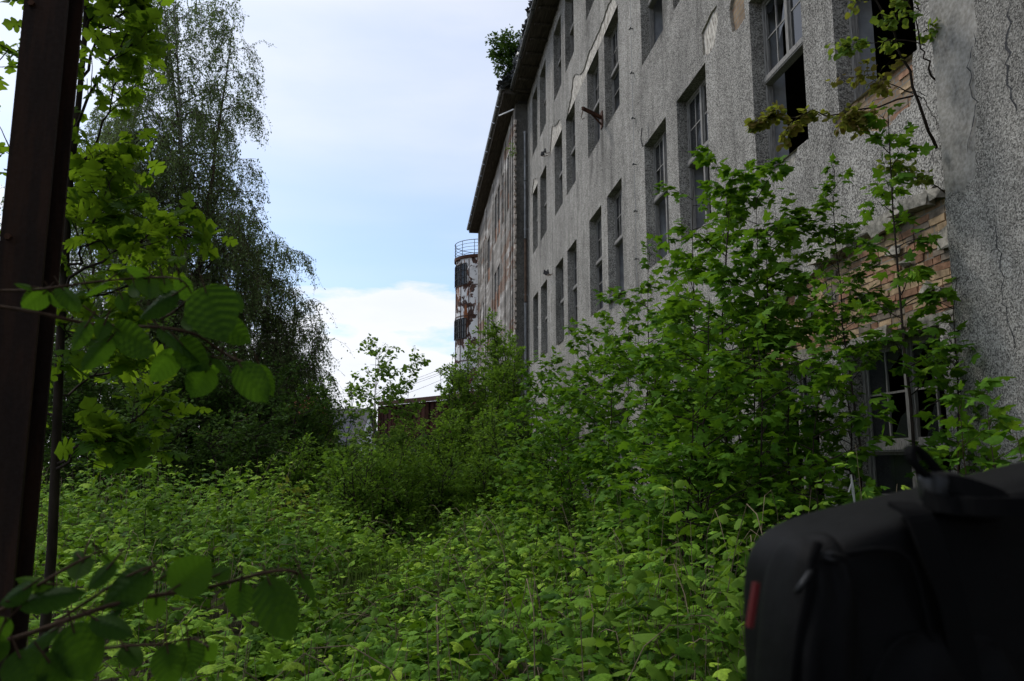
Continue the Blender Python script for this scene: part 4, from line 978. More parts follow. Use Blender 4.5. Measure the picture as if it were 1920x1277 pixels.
# --- big birches
def birch(name, label, base, forks, seed, ntw, R_, leaf=.068, hang=(.4, 1.5), zmin=2.0, step=.045, dens=1.0, mat='lf_birch', grp='weeping birches left of the yard', rt=.14, clump=None):
    rg = rs(seed); base = np.array(base, float); paths, rad = [], []; anchors = []
    for fi, (tp, w) in enumerate(forks):
        tp = np.array(tuple(tp)); k = 16; t = np.linspace(0, 1, k)[:, None]
        st = base + (tp - base) * t; lean = (tp - base) * [1, 1, 0]; st += -lean * (t * (1 - t)) * .9
        st += np.cumsum(rg.normal(0, .05, (k, 3)), 0) * np.sin(t * math.pi); paths.append(st); rad.append(np.linspace(rt * w, .004, k))
        anchors.append((st[-7:-2], 2.2)); anchors.append((st[-4:], 3.2)); H = tp[2] - base[2]; nb = int(60 * w * dens)
        tt = .16 + .84 * (np.arange(nb) + rg.rand(nb)) / nb; Pb, Db = interp(st, tt)
        for i in range(nb):
            pf = (.35 + .65 * min(1, (1 - tt[i]) * 2.2)); L = R_ * w * pf * rg.uniform(.6, 1.1); az = rg.uniform(0, 2 * math.pi)
            br = curve(Pb[i], [math.cos(az), math.sin(az), .9], L, 8, rg, .13, -.13); paths.append(br); rad.append(np.linspace(.026 * w * pf, .004, 9)); anchors.append((br, L))
            for q in range(2):
                p, d = interp(br, np.array([rg.uniform(.3, .8)])); b2_ = curve(p[0], d[0] + rg.normal(0, .5, 3), L * .5, 5, rg, .15, -.12); paths.append(b2_); rad.append(np.linspace(.008, .003, 6)); anchors.append((b2_, L * .5))
    tot = sum(a[1] for a in anchors); LP, LD = [], []
    for (br, L) in anchors:
        m_ = max(2, int(ntw * L / tot)); P, D = interp(br, rg.uniform(.15, 1, m_) ** .8)
        for j in range(m_):
            if clump is not None and not clump(P[j]): continue
            l = rg.uniform(*hang) * (.5 + .5 * rg.rand()); tw_ = curve(P[j], D[j] * .5 + rg.normal(0, .35, 3) + [0, 0, -.5], l, 5, rg, .12, -.35)
            if tw_[-1][2] < zmin: continue
            paths.append(tw_); rad.append(np.linspace(.004, .0018, 6)); n_ = max(3, int(l / step)); a, b_ = interp(tw_, rg.rand(n_)); LP.append(a + rg.normal(0, .035, a.shape)); LD.append(b_)
    P = np.concatenate(LP); D = np.concatenate(LD); n = len(P); rr = rg.normal(0, 1, (n, 3)); ax = nrmz(rr * .7 + [0, 0, -.7])
    root = thing(name, label, 'tree', tuple(base), grp)
    V, F = tubes(paths[:len(forks)], rad[:len(forks)], 9); mesh_obj('trunk', V, F, M['bark_birch'], root, smooth=True)
    V, F = tubes(paths[len(forks):], rad[len(forks):], 4); mesh_obj('branches', V, F, M['bark_brown'], root, smooth=True)
    V, F, A = place(T_dia, P, ax, nrmz(rr + .3), leaf * rg.uniform(.6, 1.25, n), np.clip(rg.normal(.5, .22, n), 0, 1)); mesh_obj('crown', V, F, M[mat], root, rnd=A)
    return root
birch('weeping_birch', 'tallest weeping birch with white stems and open hanging crown', (-6.1, 22, 0), [(at(325, -20, 22), 1.0), (at(440, 20, 22), 1.0), (at(245, 120, 22.5), .9), (at(300, -30, 22.6), .85), (at(455, 330, 21.5), .7), (at(200, 240, 22.2), .8)], 91, 12500, 2.4, zmin=2.6)
birch('weeping_birch', 'smaller weeping birch leaning towards the clouds right of the tallest', (-4.2, 23, 0), [(at(520, 440, 23), .8), (at(570, 560, 22.6), .75), (at(460, 400, 23.5), .8), (at(600, 640, 22.5), .5)], 92, 6200, 2.35, zmin=1.2)
birch('weeping_birch', 'weeping birch behind the rusty column', (-8.6, 24, 0), [(at(190, 190, 24), .9), (at(120, 260, 24), .8), (at(60, 330, 24), .7)], 93, 5200, 2.5, zmin=2)
# --- dark shrubs and trees closing the yard at the left
DG = 'dark bushes under the birches'
for i, (px, py, Y, bx, sp, lab) in enumerate(((150, 640, 19, -7.3, 1.7, 'dark bush behind the oak sapling at the left edge'), (235, 610, 18, -6.0, 1.6, 'dark bush directly under the left birch'),
        (330, 640, 19, -5.7, 1.6, 'broad dark bush under the tallest birch'), (420, 650, 19, -4.8, 1.6, 'dark bush right of the broad one with bluish leaves'),
        (500, 690, 19, -3.9, 1.4, 'dark bush below the smaller birch'), (560, 740, 18.5, -3.1, 1.1, 'rightmost dark bush before the red house'),
        (60, 620, 17, -7.3, 1.7, 'dark bush at the far left behind the column'), (280, 760, 16, -4.8, 1.3, 'low dark bush in front of the broad one'), (440, 770, 16.5, -3.9, 1.3, 'low dark bush in front of the bluish one'))):
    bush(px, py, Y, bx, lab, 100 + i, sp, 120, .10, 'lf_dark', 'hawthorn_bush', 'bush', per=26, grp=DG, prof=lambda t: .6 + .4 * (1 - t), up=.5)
rgt = random.Random(7)
for i, (x, y, h, s_) in enumerate(((-16, 34, 6.5, 3.2), (-11, 36, 6, 3.0), (-21, 30, 7.5, 3.4), (-7.5, 40, 4.6, 2.4), (-14, 26, 5.5, 2.6), (-4.5, 46, 3.2, 1.9), (-1.2, 40, 2.7, 1.5), (1.2, 36, 2.7, 1.4))):
    labs = ('dark broad tree in the background behind the birch', 'dark tree in the background, second from the birch', 'dark high tree at the far left background', 'dark low tree behind the smaller birch', 'dark tree between the birches and the column', 'low background bush in front of the red house', 'low background bush in front of the white house', 'low background bush under the rusty shed roof')
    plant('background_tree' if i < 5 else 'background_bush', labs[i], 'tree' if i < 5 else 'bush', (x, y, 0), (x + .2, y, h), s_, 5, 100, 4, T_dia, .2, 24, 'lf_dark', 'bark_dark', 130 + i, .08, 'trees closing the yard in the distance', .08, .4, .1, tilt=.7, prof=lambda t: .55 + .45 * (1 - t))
# --- oak sapling behind the column, leaves glowing against the sky
def oaktree():
    rg = rs(201); root = thing('oak_sapling', 'thin dark oak sapling right of the rusty column with bright lobed leaves', 'sapling', (-1.66, 4.05, 0))
    A = lambda px, py, Y=4.0: np.array(tuple(at(px, py, Y)))
    main = [np.array([-1.66, 4.05, 0]), A(97, 1040), A(105, 850), A(113, 640), A(122, 500), A(130, 350), A(137, 290), A(147, 200), A(160, 60), A(165, -60), A(175, -250)]
    paths = [interp(np.array(main), np.linspace(0, 1, 30))[0]]; rad = [np.linspace(.024, .010, 30)]
    B = [([(137, 300), (120, 240), (110, 180), (60, 120), (10, 90)], 3.9), ([(118, 560), (160, 500), (230, 465), (300, 430), (370, 445)], 3.7), ([(130, 330), (170, 290), (200, 200), (240, 100)], 4.1),
         ([(140, 260), (180, 150), (220, 90), (250, 85)], 3.8), ([(150, 150), (190, 60), (240, 20)], 4.0), ([(120, 480), (180, 400), (215, 370)], 4.0), ([(112, 620), (170, 560), (240, 540), (300, 520)], 4.3),
         ([(105, 870), (160, 840), (220, 800), (280, 770), (325, 790)], 3.9), ([(104, 880), (140, 850), (200, 830), (240, 850)], 3.8), ([(108, 760), (150, 720), (230, 690), (270, 670)], 4.2),
         ([(125, 400), (60, 330), (10, 260)], 4.3), ([(126, 420), (170, 360), (190, 300)], 4.1), ([(128, 380), (160, 330), (230, 330)], 4.3), ([(155, 100), (120, 30), (60, -20)], 4.0), ([(160, 60), (200, 0), (230, -40)], 4.0),
         ([(162, 0), (190, -60), (260, -90)], 3.9), ([(110, 660), (130, 620), (180, 610)], 4.0), ([(120, 520), (150, 470), (200, 440)], 3.9), ([(107, 780), (60, 760), (0, 740)], 4.1), ([(112, 600), (60, 480), (0, 440)], 4.2)]
    LP, LD = [], []
    for pts, Y in B:
        P = np.array([A(x, y, Y if k else 4.0) for k, (x, y) in enumerate(pts)]); Q, _ = interp(P, np.linspace(0, 1, 10)); Q[1:] += rg.normal(0, .012, (9, 3)); paths.append(Q); rad.append(np.linspace(.008, .003, 10))
        for j in range(11):
            p, d = interp(Q, np.array([rg.uniform(.2, 1.0)])); tw_ = curve(p[0], d[0] + rg.normal(0, .55, 3) + [0, 0, .15], rg.uniform(.08, .26), 4, rg, .15); paths.append(tw_); rad.append(np.linspace(.003, .0015, 5))
            n = rg.randint(4, 8); a, b_ = interp(tw_, .5 + .5 * rg.rand(n)); LP.append(a); LD.append(b_)
        a, b_ = interp(Q, .45 + .55 * rg.rand(7)); LP.append(a); LD.append(b_)
    V, F = tubes(paths[:1], rad[:1], 9); mesh_obj('trunk', V, F, M['bark_dark'], root, smooth=True)
    V, F = tubes(paths[1:], rad[1:], 5); mesh_obj('branches', V, F, M['bark_dark'], root, smooth=True)
    P = np.concatenate(LP); D = np.concatenate(LD); n = len(P); rr = rg.normal(0, 1, (n, 3)); ax = nrmz(D * .5 + rr * [.7, .7, .35] + [0, 0, -.12])
    V, F, A2 = place(T_oak, P + ax * .02, ax, nrmz(UP + rg.normal(0, .7, (n, 3))), .125 * rg.uniform(.5, 1.15, n), np.clip(rg.normal(.36, .27, n), 0, 1)); mesh_obj('foliage', V, F, M['lf_oak'], root, rnd=A2)
oaktree()
# --- unseen hazel crown, added overhead to darken the nearest things
plant('added_shade_canopy', 'unseen leafy hazel crown added overhead to shade the near edge of the yard', 'tree', (-2.6, -1.2, 0), (-1.2, .2, 5.4), 2.4, 4, 60, 4, T_kite, .16, 26, 'lf_hazel', 'bark_brown', 220, .45, None, .05, .45, .3, prof=lambda t: .9)
# --- hazel branches reaching in from the left, close to the camera
def hazel_template(seed):
    rg = rs(seed); nv, nu = 46, 9; V = []
    for i in range(nv):
        v = i / (nv - 1); w = .44 * (math.sin(math.pi * v ** .72) ** .7) * (1 if v < .8 else 1 - .25 * (v - .8) / .2) if 0 < v < 1 else 0.0
        if v > .84: w *= 1 - .7 * ((v - .84) / .16)
        for j in range(nu):
            u = -1 + 2 * j / (nu - 1); e = abs(u) == 1; ww = w * (1 + (.022 * (1 if i % 2 else -1) if e else 0))
            pl = .013 * math.cos((v - abs(u) * .22) * 2 * math.pi * 7.5) * min(1, abs(u) * 3) * (1 if w > .1 else .3)
            V.append((u * ww, v, pl + .10 * abs(u) * w * 2 * -1 - .22 * v * v + .05 * math.sin(3 * v + 2 * u + seed) * w))
    F = []
    for i in range(nv - 1):
        for j in range(nu - 1):
            a = i * nu + j; F += [(a, a + 1, a + nu + 1), (a, a + nu + 1, a + nu)]
    return np.array(V), np.array(F)
HT = [hazel_template(i) for i in range(4)]
def hazel(name, label, stems, leaves, base, seed, grp='hazel branches hanging in front of the camera'):
    rg = rs(seed); root = thing(name, label, 'branch', base, grp); paths, rad = [], []
    A = lambda px, py, Y: np.array(tuple(at(px, py, Y)))
    for pts, Y, r in stems:
        P = np.array([A(x, y, Y + .04 * math.sin(k * 1.7)) for k, (x, y) in enumerate(pts)]); Q, _ = interp(P, np.linspace(0, 1, 30))
        for _ in range(3): Q[1:-1] = (Q[:-2] + Q[1:-1] * 2 + Q[2:]) / 4
        paths.append(Q); rad.append(np.linspace(r, r * .45, 30))
    parts = []
    for (b, t_, w, Y, nd) in leaves:
        p0 = A(b[0], b[1], Y); dy = rg.uniform(-.02, .02); p1 = A(t_[0], t_[1], Y + dy); L = np.linalg.norm(p1 - p0)
        V, F = HT[rg.randint(4)]; V = V.copy(); V[:, 0] *= w * .86 / .92; vt = np.cos((V[:, 1] - np.abs(V[:, 0] / .45) * .22) * 2 * math.pi * 7.5) * .07 + np.where(np.abs(V[:, 0]) < .01, -.35, 0)
        D = (p1 - p0) / L; toc = nrmz(np.array([[0, 0, EYE]]) - p0)[0]
        N = {'f': -toc * .9 + UP * .35, 'u': UP + toc * .25, 'b': toc * .6 + UP * .5}[nd] + rg.normal(0, .12, 3)
        parts.append(place((V, F), p0[None], D[None], N[None], np.array([L * 1.1]), np.clip(rg.normal([.45], .15), 0, 1))); parts[-1] = (parts[-1][0], parts[-1][1], np.clip(parts[-1][2] + vt, 0, 1))
        q = p0 - D * .012 + UP * .006; paths.append(np.array([q, (q + p0) / 2 + [0, 0, .001], p0 + D * .01])); rad.append(np.full(3, .0011))
    V, F = tubes(paths, rad, 7); mesh_obj('stem', V, F, M['bark_red'], root, smooth=True)
    V, F, A2 = join(parts); mesh_obj('foliage', V, F, M['lf_hazel'], root, rnd=A2, smooth=True)
Yu = 1.12
hazel('hazel_branch', 'upper hazel branches with large pleated leaves crossing the rusty column',
  [([(-60, 545), (0, 545), (65, 545), (130, 535), (205, 525), (290, 520), (335, 520), (352, 535), (360, 552)], Yu, .0022), ([(-60, 566), (0, 576), (60, 583), (110, 595), (160, 608), (220, 612), (300, 612), (370, 622), (400, 650), (440, 676), (480, 684), (500, 712)], Yu, .0030),
   ([(300, 600), (330, 583), (355, 560), (380, 540), (410, 535), (428, 545)], Yu, .002), ([(300, 642), (330, 645), (380, 665), (410, 672), (440, 676)], Yu, .002)],
  [((382, 538), (425, 640), .95, 1.05, 'f'), ((408, 600), (472, 641), .75, 1.1, 'f'), ((280, 521), (278, 566), 1.0, 1.15, 'f'), ((335, 518), (352, 562), .8, 1.15, 'f'), ((335, 550), (255, 584), .7, 1.12, 'b'),
   ((305, 522), (318, 556), .7, 1.14, 'b'), ((168, 604), (128, 652), .75, 1.1, 'b'), ((214, 616), (302, 656), .72, 1.1, 'f'), ((212, 632), (150, 686), .62, 1.1, 'b'), ((334, 656), (282, 706), .85, 1.12, 'f'), ((298, 615), (376, 657), .6, 1.1, 'u'),
   ((333, 640), (396, 688), .85, 1.1, 'f'), ((392, 686), (362, 738), 1.05, 1.1, 'f'), ((391, 660), (440, 694), .7, 1.1, 'u'), ((446, 680), (496, 745), .8, 1.08, 'b'), ((484, 684), (512, 736), .62, 1.1, 'f'), ((111, 536), (150, 574), .8, 1.12, 'b'),
   ((72, 543), (34, 528), .5, 1.12, 'b'), ((90, 545), (50, 572), .8, 1.12, 'f'), ((95, 548), (122, 576), .8, 1.12, 'f'), ((172, 588), (225, 610), .5, 1.1, 'u'), ((205, 527), (160, 545), .6, 1.12, 'u'), ((280, 520), (240, 498), .6, 1.15, 'f'), ((225, 552), (243, 585), .8, 1.12, 'f'),
   ((428, 540), (452, 575), .55, 1.1, 'b'), ((200, 600), (180, 640), .7, 1.1, 'f'), ((250, 530), (268, 560), .7, 1.16, 'f'), ((412, 674), (400, 700), .7, 1.14, 'f'), ((350, 590), (372, 622), .7, 1.14, 'f')],
  (-1.2, 1.12, 1.8), 301)
Yl = .95
hazel('hazel_branch', 'lower hazel branches with dark large leaves in the bottom left corner',
  [([(-80, 1222), (0, 1207), (100, 1173), (233, 1123), (333, 1112), (417, 1097), (500, 1070), (550, 1068), (572, 1085), (577, 1113)], Yl, .0032), ([(-80, 1180), (0, 1147), (73, 1097), (130, 1062), (182, 1035)], Yl, .0028), ([(120, 1240), (187, 1217), (250, 1209), (300, 1210), (340, 1199), (370, 1199), (392, 1212)], Yl, .0020),
   ([(100, 1170), (160, 1130), (230, 1085), (280, 1062), (305, 1066), (315, 1082)], Yl, .002)],
  [((325, 1108), (390, 1046), 1.1, .93, 'f'), ((452, 1092), (446, 1150), 1.05, .95, 'f'), ((500, 1083), (552, 1184), .88, .93, 'b'), ((562, 1072), (592, 1120), .4, .95, 'b'), ((285, 1068), (190, 1128), .85, .93, 'b'), ((215, 1055), (165, 1098), .7, .93, 'b'), ((158, 1045), (145, 1092), 1.0, .97, 'f'),
   ((293, 1118), (290, 1156), 1.0, .95, 'u'), ((33, 1132), (145, 1100), .6, .93, 'b'), ((60, 1100), (-10, 1128), .6, .92, 'b'), ((133, 1170), (172, 1270), .95, .9, 'b'), ((110, 1180), (20, 1215), .6, .9, 'b'), ((30, 1220), (70, 1290), .95, .88, 'b'), ((230, 1140), (150, 1172), .55, .93, 'b'), ((312, 1208), (326, 1285), .95, .93, 'b'),
   ((352, 1200), (362, 1256), 1.1, .95, 'f'), ((385, 1208), (404, 1245), .7, .95, 'b'), ((230, 1212), (260, 1240), .9, .95, 'b'), ((400, 1085), (432, 1060), .8, .97, 'b'), ((190, 1040), (225, 1062), .5, .95, 'f'), ((150, 1050), (140, 1030), .7, .95, 'b'), ((0, 1190), (-30, 1250), .9, .88, 'b'), ((170, 1160), (240, 1180), .6, .9, 'b'), ((20, 1160), (-40, 1200), .8, .9, 'f'),
   ((100, 1100), (40, 1080), .6, .95, 'b'), ((80, 1230), (140, 1285), .9, .88, 'b'), ((210, 1128), (262, 1100), .7, .95, 'b'), ((300, 1090), (330, 1060), .6, .95, 'b')],
  (-1.2, .95, 1.3), 302)

# --- bramble undergrowth: height field of the canopy
def hfun(x, y):
    T = np.where(x < .3 + .055 * y, 1.0, 1.0) * .75
    left = np.clip((-(x) - .2 + .03 * (y - 5)) / 2.0, 0, 1)
    T = .62 + .72 * np.clip((y - 6) / 7, 0, 1) * (.35 + .65 * left) + .16 * left
    xc = -.4 + .123 * (y - 8.6)                                   # trodden strip towards the far shrubs
    T -= (.30 + .2 * np.clip((y - 8) / 8, 0, 1)) * np.exp(-((x - xc) / (.30 + .03 * y)) ** 2) * np.clip((y - 4.5) / 2.5, 0, 1)
    T += .30 * np.clip((x - xc - .4) / 1.2, 0, 1) * np.clip((15 - y) / 4, 0, 1) + .3 * np.clip((x - xc - 2) / 1.5, 0, 1) * np.clip((13 - y) / 4, 0, 1)
    T += .22 * np.sin(x * 2.3 + 1.3 * np.sin(y * 1.1)) * np.sin(y * 1.7 + x) + .14 * np.sin(x * 5.1 - y * 2.2) * np.sin(y * 4.3 + x * 1.2) + .05 * np.sin(x * 9 + y * 7)
    return np.clip(T, .12, 1.6)
def wedge(x, y, mg):   # what the camera could see, with a margin for a step aside
    a = np.arctan2(x, y) - YAW
    return (np.abs(a) < R(36)) | (np.hypot(x, y) < mg)
rg = rs(77); parts, sp, sr = [], [], []
for (ya, yb, den, T, nl, sz, lod) in ((2.2, 6.5, 70, T_tern, 8, .074, 0), (6.5, 11, 52, T_tern, 7, .076, 0), (11, 17, 34, T_tern_lo, 7, .090, 1), (17, 27, 16, T_tern_lo, 7, .115, 1)):
    xa, xb = -1.0 * yb - 1, .75 * yb + 1; xb = min(xb, 4.9); n = int((yb - ya) * (xb - xa) * den)
    x = rg.uniform(xa, xb, n); y = rg.uniform(ya, yb, n); k = wedge(x, y, 0) & (x < 4.9) & ((x < 4.5) | (y > 6.2)); x, y = x[k], y[k]; n = len(x)
    clump = np.sin(x * 3.1 + y * 1.3) * np.sin(y * 2.7 - x * 1.9); kk = rg.rand(n) < .55 + .55 * clump; x, y = x[kk], y[kk]; n = len(x)
    g0 = gz(x, y); h = hfun(x, y) * rg.uniform(.62, 1.12, n) * np.where(rg.rand(n) < .05, 1.25, 1); lx, ly = rg.normal(0, .12, n), rg.normal(0, .12, n)
    tn = np.clip(.45 + .22 * np.sin(x * 1.3 + y * .8) + rg.normal(0, .13, n), 0, 1)
    for j in range(nl):
        f = 1 - j * (.60 / nl) - rg.uniform(0, .05, n); az = j * 2.4 + rg.rand(n) * 6.28; rad_ = .03 + .10 * (j / nl) ** .6 + rg.uniform(0, .03, n)
        P = np.stack([x + lx * f + rad_ * np.cos(az), y + ly * f + rad_ * np.sin(az), g0 + h * f + .02], 1)
        D = np.stack([np.cos(az), np.sin(az), rg.uniform(-.55, .12, n)], 1); N = nrmz(UP + rg.normal(0, .42, (n, 3)))
        parts.append(place(T, P, D, N, sz * rg.uniform(.6, 1.25, n) * (.62 if j == 0 else 1), np.clip(tn + (.35 if j == 0 else .12 - .3 * j / nl) + rg.normal(0, .15, n), 0, 1)))  # top leaves lightened as young growth and highlight, lower ones darkened as painted shade
    if ya < 12:
        for i in np.nonzero(rg.rand(n) < (.6 if ya < 6 else .35))[0]:
            sp.append(np.array([(x[i], y[i], g0[i]), (x[i] + lx[i] * .4, y[i] + ly[i] * .4, g0[i] + h[i] * .5), (x[i] + lx[i], y[i] + ly[i], g0[i] + h[i])])); sr.append([.0032, .0026, .0016])
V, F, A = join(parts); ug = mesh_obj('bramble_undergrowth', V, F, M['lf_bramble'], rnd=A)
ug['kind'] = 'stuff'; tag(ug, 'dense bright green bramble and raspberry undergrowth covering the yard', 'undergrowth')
for i in range(420):       # dry canes arching through it
    y = rg.uniform(3, 14); x = rg.uniform(-.75 * y, min(4.6, .6 * y)); 
    if not wedge(np.array([x]), np.array([y]), 0)[0]: continue
    h = float(hfun(np.array([x]), np.array([y]))[0]); az = rg.uniform(0, 6.28); L = rg.uniform(.3, 1.0); hh = h * rg.uniform(.6, 1.15)
    t = np.linspace(0, 1, 7); P = np.stack([x + L * t * math.cos(az), y + L * t * math.sin(az), hh * np.sin(t * 2.2) + .02], 1) + rg.normal(0, .015, (7, 3)); sp.append(P); sr.append(np.linspace(.004, .0018, 7))
V, F = tubes(sp, sr, 4); st_ = mesh_obj('bramble_canes', V, F, M['dry'], smooth=True); st_['kind'] = 'stuff'; tag(st_, 'dry brown bramble canes running through the undergrowth', 'canes')
# nettles and broad leaved herbs mixed into the brambles
parts = []; n = 1500; y = rg.uniform(2.8, 13, n); x = rg.uniform(-1, 1, n) * .62 * y; k = (x < 4.4) & (np.sin(x * 1.7 + 2) * np.sin(y * 1.3) > .1); x, y = x[k], y[k]; n = len(x)
g0 = gz(x, y); h = hfun(x, y) * rg.uniform(.85, 1.25, n); lx, ly = rg.normal(0, .06, n), rg.normal(0, .06, n); tn = rg.uniform(.1, .8, n); sc = rg.uniform(.6, 1.25, n)
for j in range(8):
    f = 1 - j * .095
    for sgn in (0, math.pi):
        az = (j % 2) * math.pi / 2 + sgn + sc * 9; P = np.stack([x + lx * f + .012 * np.cos(az), y + ly * f + .012 * np.sin(az), g0 + h * f], 1)
        D = np.stack([np.cos(az), np.sin(az), rg.uniform(-.8, .1, n)], 1)
        parts.append(place(T_ser, P, D, nrmz(UP + rg.normal(0, .25, (n, 3))), sc * (.055 + .012 * j) * rg.uniform(.8, 1.2, n), np.clip(tn + rg.normal(0, .1, n), 0, 1)))
V, F, A = join(parts); nt_ = mesh_obj('nettles', V, F, M['lf_shrub'], rnd=A); nt_['kind'] = 'stuff'; tag(nt_, 'darker upright nettles and herbs growing in drifts among the brambles', 'nettles')
# grass along the trodden strip
n = 3000; y = rg.uniform(8, 19, n); x = -.4 + .123 * (y - 8.6) + rg.normal(0, .5, n); az = rg.uniform(0, 6.28, n); hgt = rg.uniform(.2, .7, n)
Gt = (np.array([(-.012, 0, 0), (.012, 0, 0), (.010, .5, .0), (-.010, .5, 0), (0, 1, -.18)], float), np.array([(0, 1, 2), (0, 2, 3), (3, 2, 4)]))
D = np.stack([np.cos(az) * .6, np.sin(az) * .6, np.ones(n)], 1); V, F, A = place(Gt, np.stack([x, y, gz(x, y)], 1), D, np.stack([np.cos(az), np.sin(az), np.zeros(n)], 1), hgt, np.clip(rg.normal(.4, .25, n), 0, 1))
gr = mesh_obj('grass', V, F, M['grass'], rnd=A); gr['kind'] = 'stuff'; tag(gr, 'thin tall grass growing along the hollow between the brambles', 'grass')
# some small woody seedlings standing out of the brambles
SG = 'seedlings standing out of the brambles'
for i, (px, py, Y, lab) in enumerate(((545, 905, 12, 'reddish maple seedling among the brambles in the middle left'), (620, 850, 13, 'green seedling in front of the tall light shrub'), (270, 880, 9, 'thin dark seedling right of the oak sapling'), (440, 890, 10, 'thin seedling with dry stem among the left brambles'), (1010, 905, 8, 'seedling above the path hollow'))):
    t_ = at(px, py, Y)
    plant('maple_seedling', lab, 'seedling', (t_.x, Y, 0), t_, .4, 1, 14, 2, T_maple, .09, 5, 'lf_aspen' if i == 0 else 'lf_shrub', 'bark_dark', 240 + i, .4, SG, .009, .5, .3, pet=.04)
# white dead stem by the ground floor window
q = MB(); a = at(1596, 890, 5.7); q.tube([a, a + Vector((.004, 0, -.1)), a + Vector((.012, 0, -.2)), a + Vector((.0, 0, -.9))], [.006, .013, .008, .006], 6); q.tube([a + Vector((0, 0, -.06)), a + Vector((-.03, 0, -.13))], .006, 5)
tag(q.build('dead_stem', M['cable']), 'short whitish dead stem below the nearest window sill', 'dead stem')

# ------------------------------------------------------------------ black rucksack close to the camera, on a wall stub
def soft(name, cx, cy, cz, hx, hy, hz, parent, mat, ex=4.0, ez=5.0, nu=56, nv=40, rot=0, shape=None, seed=0, wr=.004):
    V, F = [], []; rg2 = rs(seed); ph = rg2.rand(6) * 6
    for i in range(nv + 1):
        v = -math.pi / 2 + math.pi * i / nv
        for j in range(nu):
            u = 2 * math.pi * j / nu
            sp_ = lambda w, e: math.copysign(abs(w) ** (2 / e), w)
            x = sp_(math.cos(v), ez) * sp_(math.cos(u), ex); y = sp_(math.cos(v), ez) * sp_(math.sin(u), ex); z = sp_(math.sin(v), ez)
            if shape: x, y, z = shape(x, y, z)
            w_ = wr * (math.sin(9 * z + 3 * x + ph[0]) * math.sin(5 * x + ph[1]) + .6 * math.sin(17 * z - 8 * x + ph[2]) * math.sin(7 * y + ph[3]))
            p = Vector((x * hx + w_ * .3, y * (hy) + w_, z * hz)); p = Matrix.Rotation(rot, 3, 'Z') @ p
            V.append((cx + p.x, cy + p.y, cz + p.z))
    for i in range(nv):
        for j in range(nu):
            a = i * nu + j; b_ = i * nu + (j + 1) % nu; F.append((a, b_, b_ + nu, a + nu))
    return mesh_obj(name, V, F, M[mat], parent, smooth=True)
bp = thing('rucksack', 'black nylon camera rucksack with red tag at the lower right', 'rucksack', (.40, .56, 1.02))
rot = R(0)
def bshape(x, y, z):        # rounded left shoulder, top rising to the right
    return x, y, z + (.17 * x * min(1, max(0, z + .2)))
soft('main_bag', .512, .61, 1.303, .235, .075, .292, bp, 'nylon', 9, 14, rot=rot, shape=bshape, seed=3, wr=.005)
soft('side_panel', .270, .562, 1.277, .028, .05, .272, bp, 'nylon', 3, 4, rot=rot, shape=lambda x, y, z: (x + .5 * z, y, z + .04 * x), seed=4, wr=.004)
soft('front_pocket', .365, .535, 1.215, .075, .014, .272, bp, 'nylon', 3, 3.5, rot=rot, seed=5, wr=.005)
def onface(px, py, Y=.531): return at(px, py, Y)
q = MB(); pts = [onface(x, y) for x, y in ((1545, 1048), (1590, 1038), (1640, 1030), (1680, 1032), (1706, 1050), (1720, 1085), (1735, 1150), (1752, 1220), (1770, 1290))]
q.tube(pts, .0022, 6); q.build('zip', M['webbing'], bp, True)
q = MB(); q.tube([onface(1540, 1040, .527), onface(1560, 1038, .526), onface(1585, 1044, .526), onface(1562, 1050, .526), onface(1541, 1044, .527)], .0022, 6); q.tube([onface(1528, 1060, .527), onface(1505, 1095, .526), onface(1492, 1112, .526)], .0022, 6); q.build('zip_puller', M['plastic'], bp, True)
q = MB()
for k in range(10):
    pass
seam = [onface(x, y, .528) for x, y in ((1534, 1016), (1524, 1050), (1518, 1100), (1500, 1180), (1490, 1290))]
q.tube(seam, .0035, 8); q.build('piping', M['webbing'], bp, True)
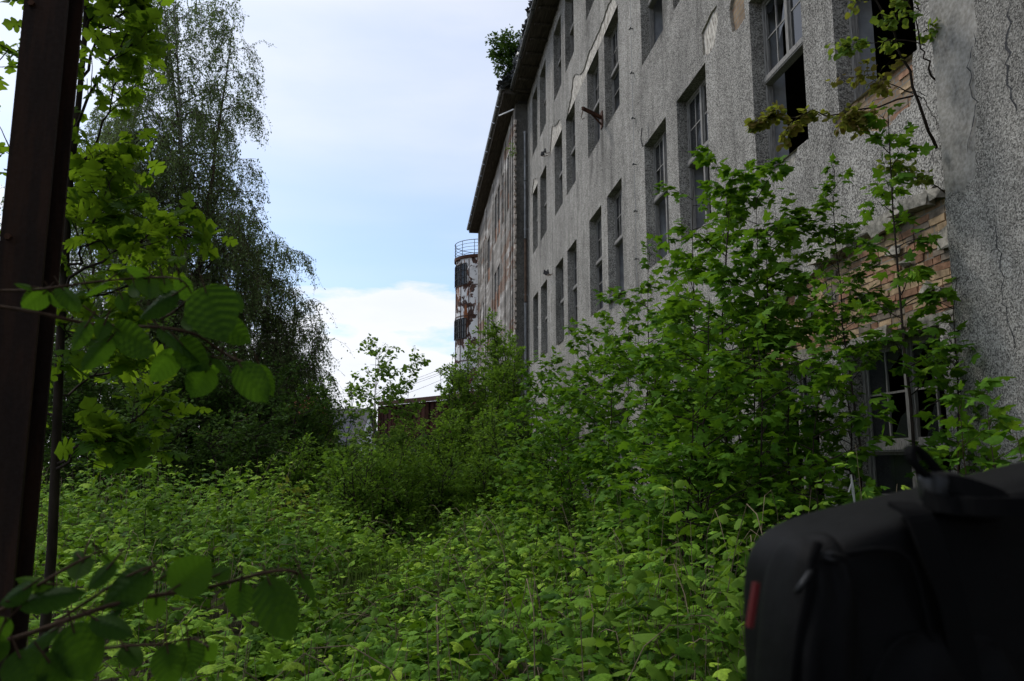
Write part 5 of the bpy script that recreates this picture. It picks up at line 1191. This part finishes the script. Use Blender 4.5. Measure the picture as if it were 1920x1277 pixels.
def strap(name, pts, w, th, mat='webbing', side=(1, 0, 0)):
    mb_ = MB(); P, _ = interp(np.array([tuple(p) for p in pts]), np.linspace(0, 1, 24))
    for _ in range(3): P[1:-1] = (P[:-2] + 2 * P[1:-1] + P[2:]) / 4
    sd_ = Vector(side); ring = []
    for k in range(len(P)):
        d = Vector(P[min(k + 1, 23)] - P[max(k - 1, 0)]).normalized(); s2 = (sd_ - d * sd_.dot(d)).normalized(); n2 = d.cross(s2); c_ = Vector(P[k])
        ring.append([c_ + s2 * w / 2 + n2 * th / 2, c_ - s2 * w / 2 + n2 * th / 2, c_ - s2 * w / 2 - n2 * th / 2, c_ + s2 * w / 2 - n2 * th / 2])
    for k in range(23):
        for j in range(4): mb_.face([ring[k][j], ring[k][(j + 1) % 4], ring[k + 1][(j + 1) % 4], ring[k + 1][j]])
    mb_.face(ring[0]); mb_.face(ring[-1]); return mb_.build(name, M[mat], bp)
strap('strap', [at(1690, 945, .56), at(1722, 962, .535), at(1752, 1040, .528), at(1785, 1130, .527), at(1815, 1290, .527)], .020, .004)
strap('strap', [at(1760, 935, .56), at(1820, 950, .52), at(1900, 950, .50), at(1990, 948, .50)], .012, .009, side=(0, 0, 1))
strap('grab_handle', [at(1790, 920, .56), at(1760, 885, .555), at(1728, 845, .55), at(1708, 835, .55), at(1703, 850, .545), at(1718, 878, .545), at(1755, 905, .55), at(1790, 925, .56)], .008, .0035, side=(0, 1, 0))
strap('grab_handle', [at(1740, 918, .56), at(1780, 905, .54), at(1840, 925, .53), at(1890, 945, .53), at(1850, 965, .53), at(1780, 950, .53), at(1742, 935, .55)], .013, .010, side=(0, .3, 1))
soft('buckle', at(1765, 915, .55).x, .55, at(1765, 915, .55).z, .014, .012, .012, bp, 'plastic', 4, 4, 24, 16, seed=8, wr=.001)
soft('top_flap', .56, .59, 1.56, .15, .06, .04, bp, 'nylon', 3, 3, rot=rot, seed=9, wr=.004, shape=lambda x, y, z: (x, y, z + .25 * x))
q = MB(); a, b2 = at(1418, 1092, .505), at(1405, 1176, .505)
q.bar(a, b2, .0032, .005, up=(0, 1, 0)); q.build('red_tag', M['redtag'], bp)
wsb = thing('brick_pier', 'low old brick pier carrying the rucksack', 'pier', (.44, .6, 0))
q = MB(); z = -.05; k = 0
while z < 1.0:
    for i in range(3):
        for j in range(2):
            x0 = .20 + i * .165 - (.04 if k % 2 else 0); y0 = .50 + j * .105
            q.box(x0 + .003, x0 + .162, y0 + .002, y0 + .102, z + .003, min(z + .068, 1.018), 0, .002, rng)
    z += .072; k += 1
q.build('brickwork', M['brick'], wsb)
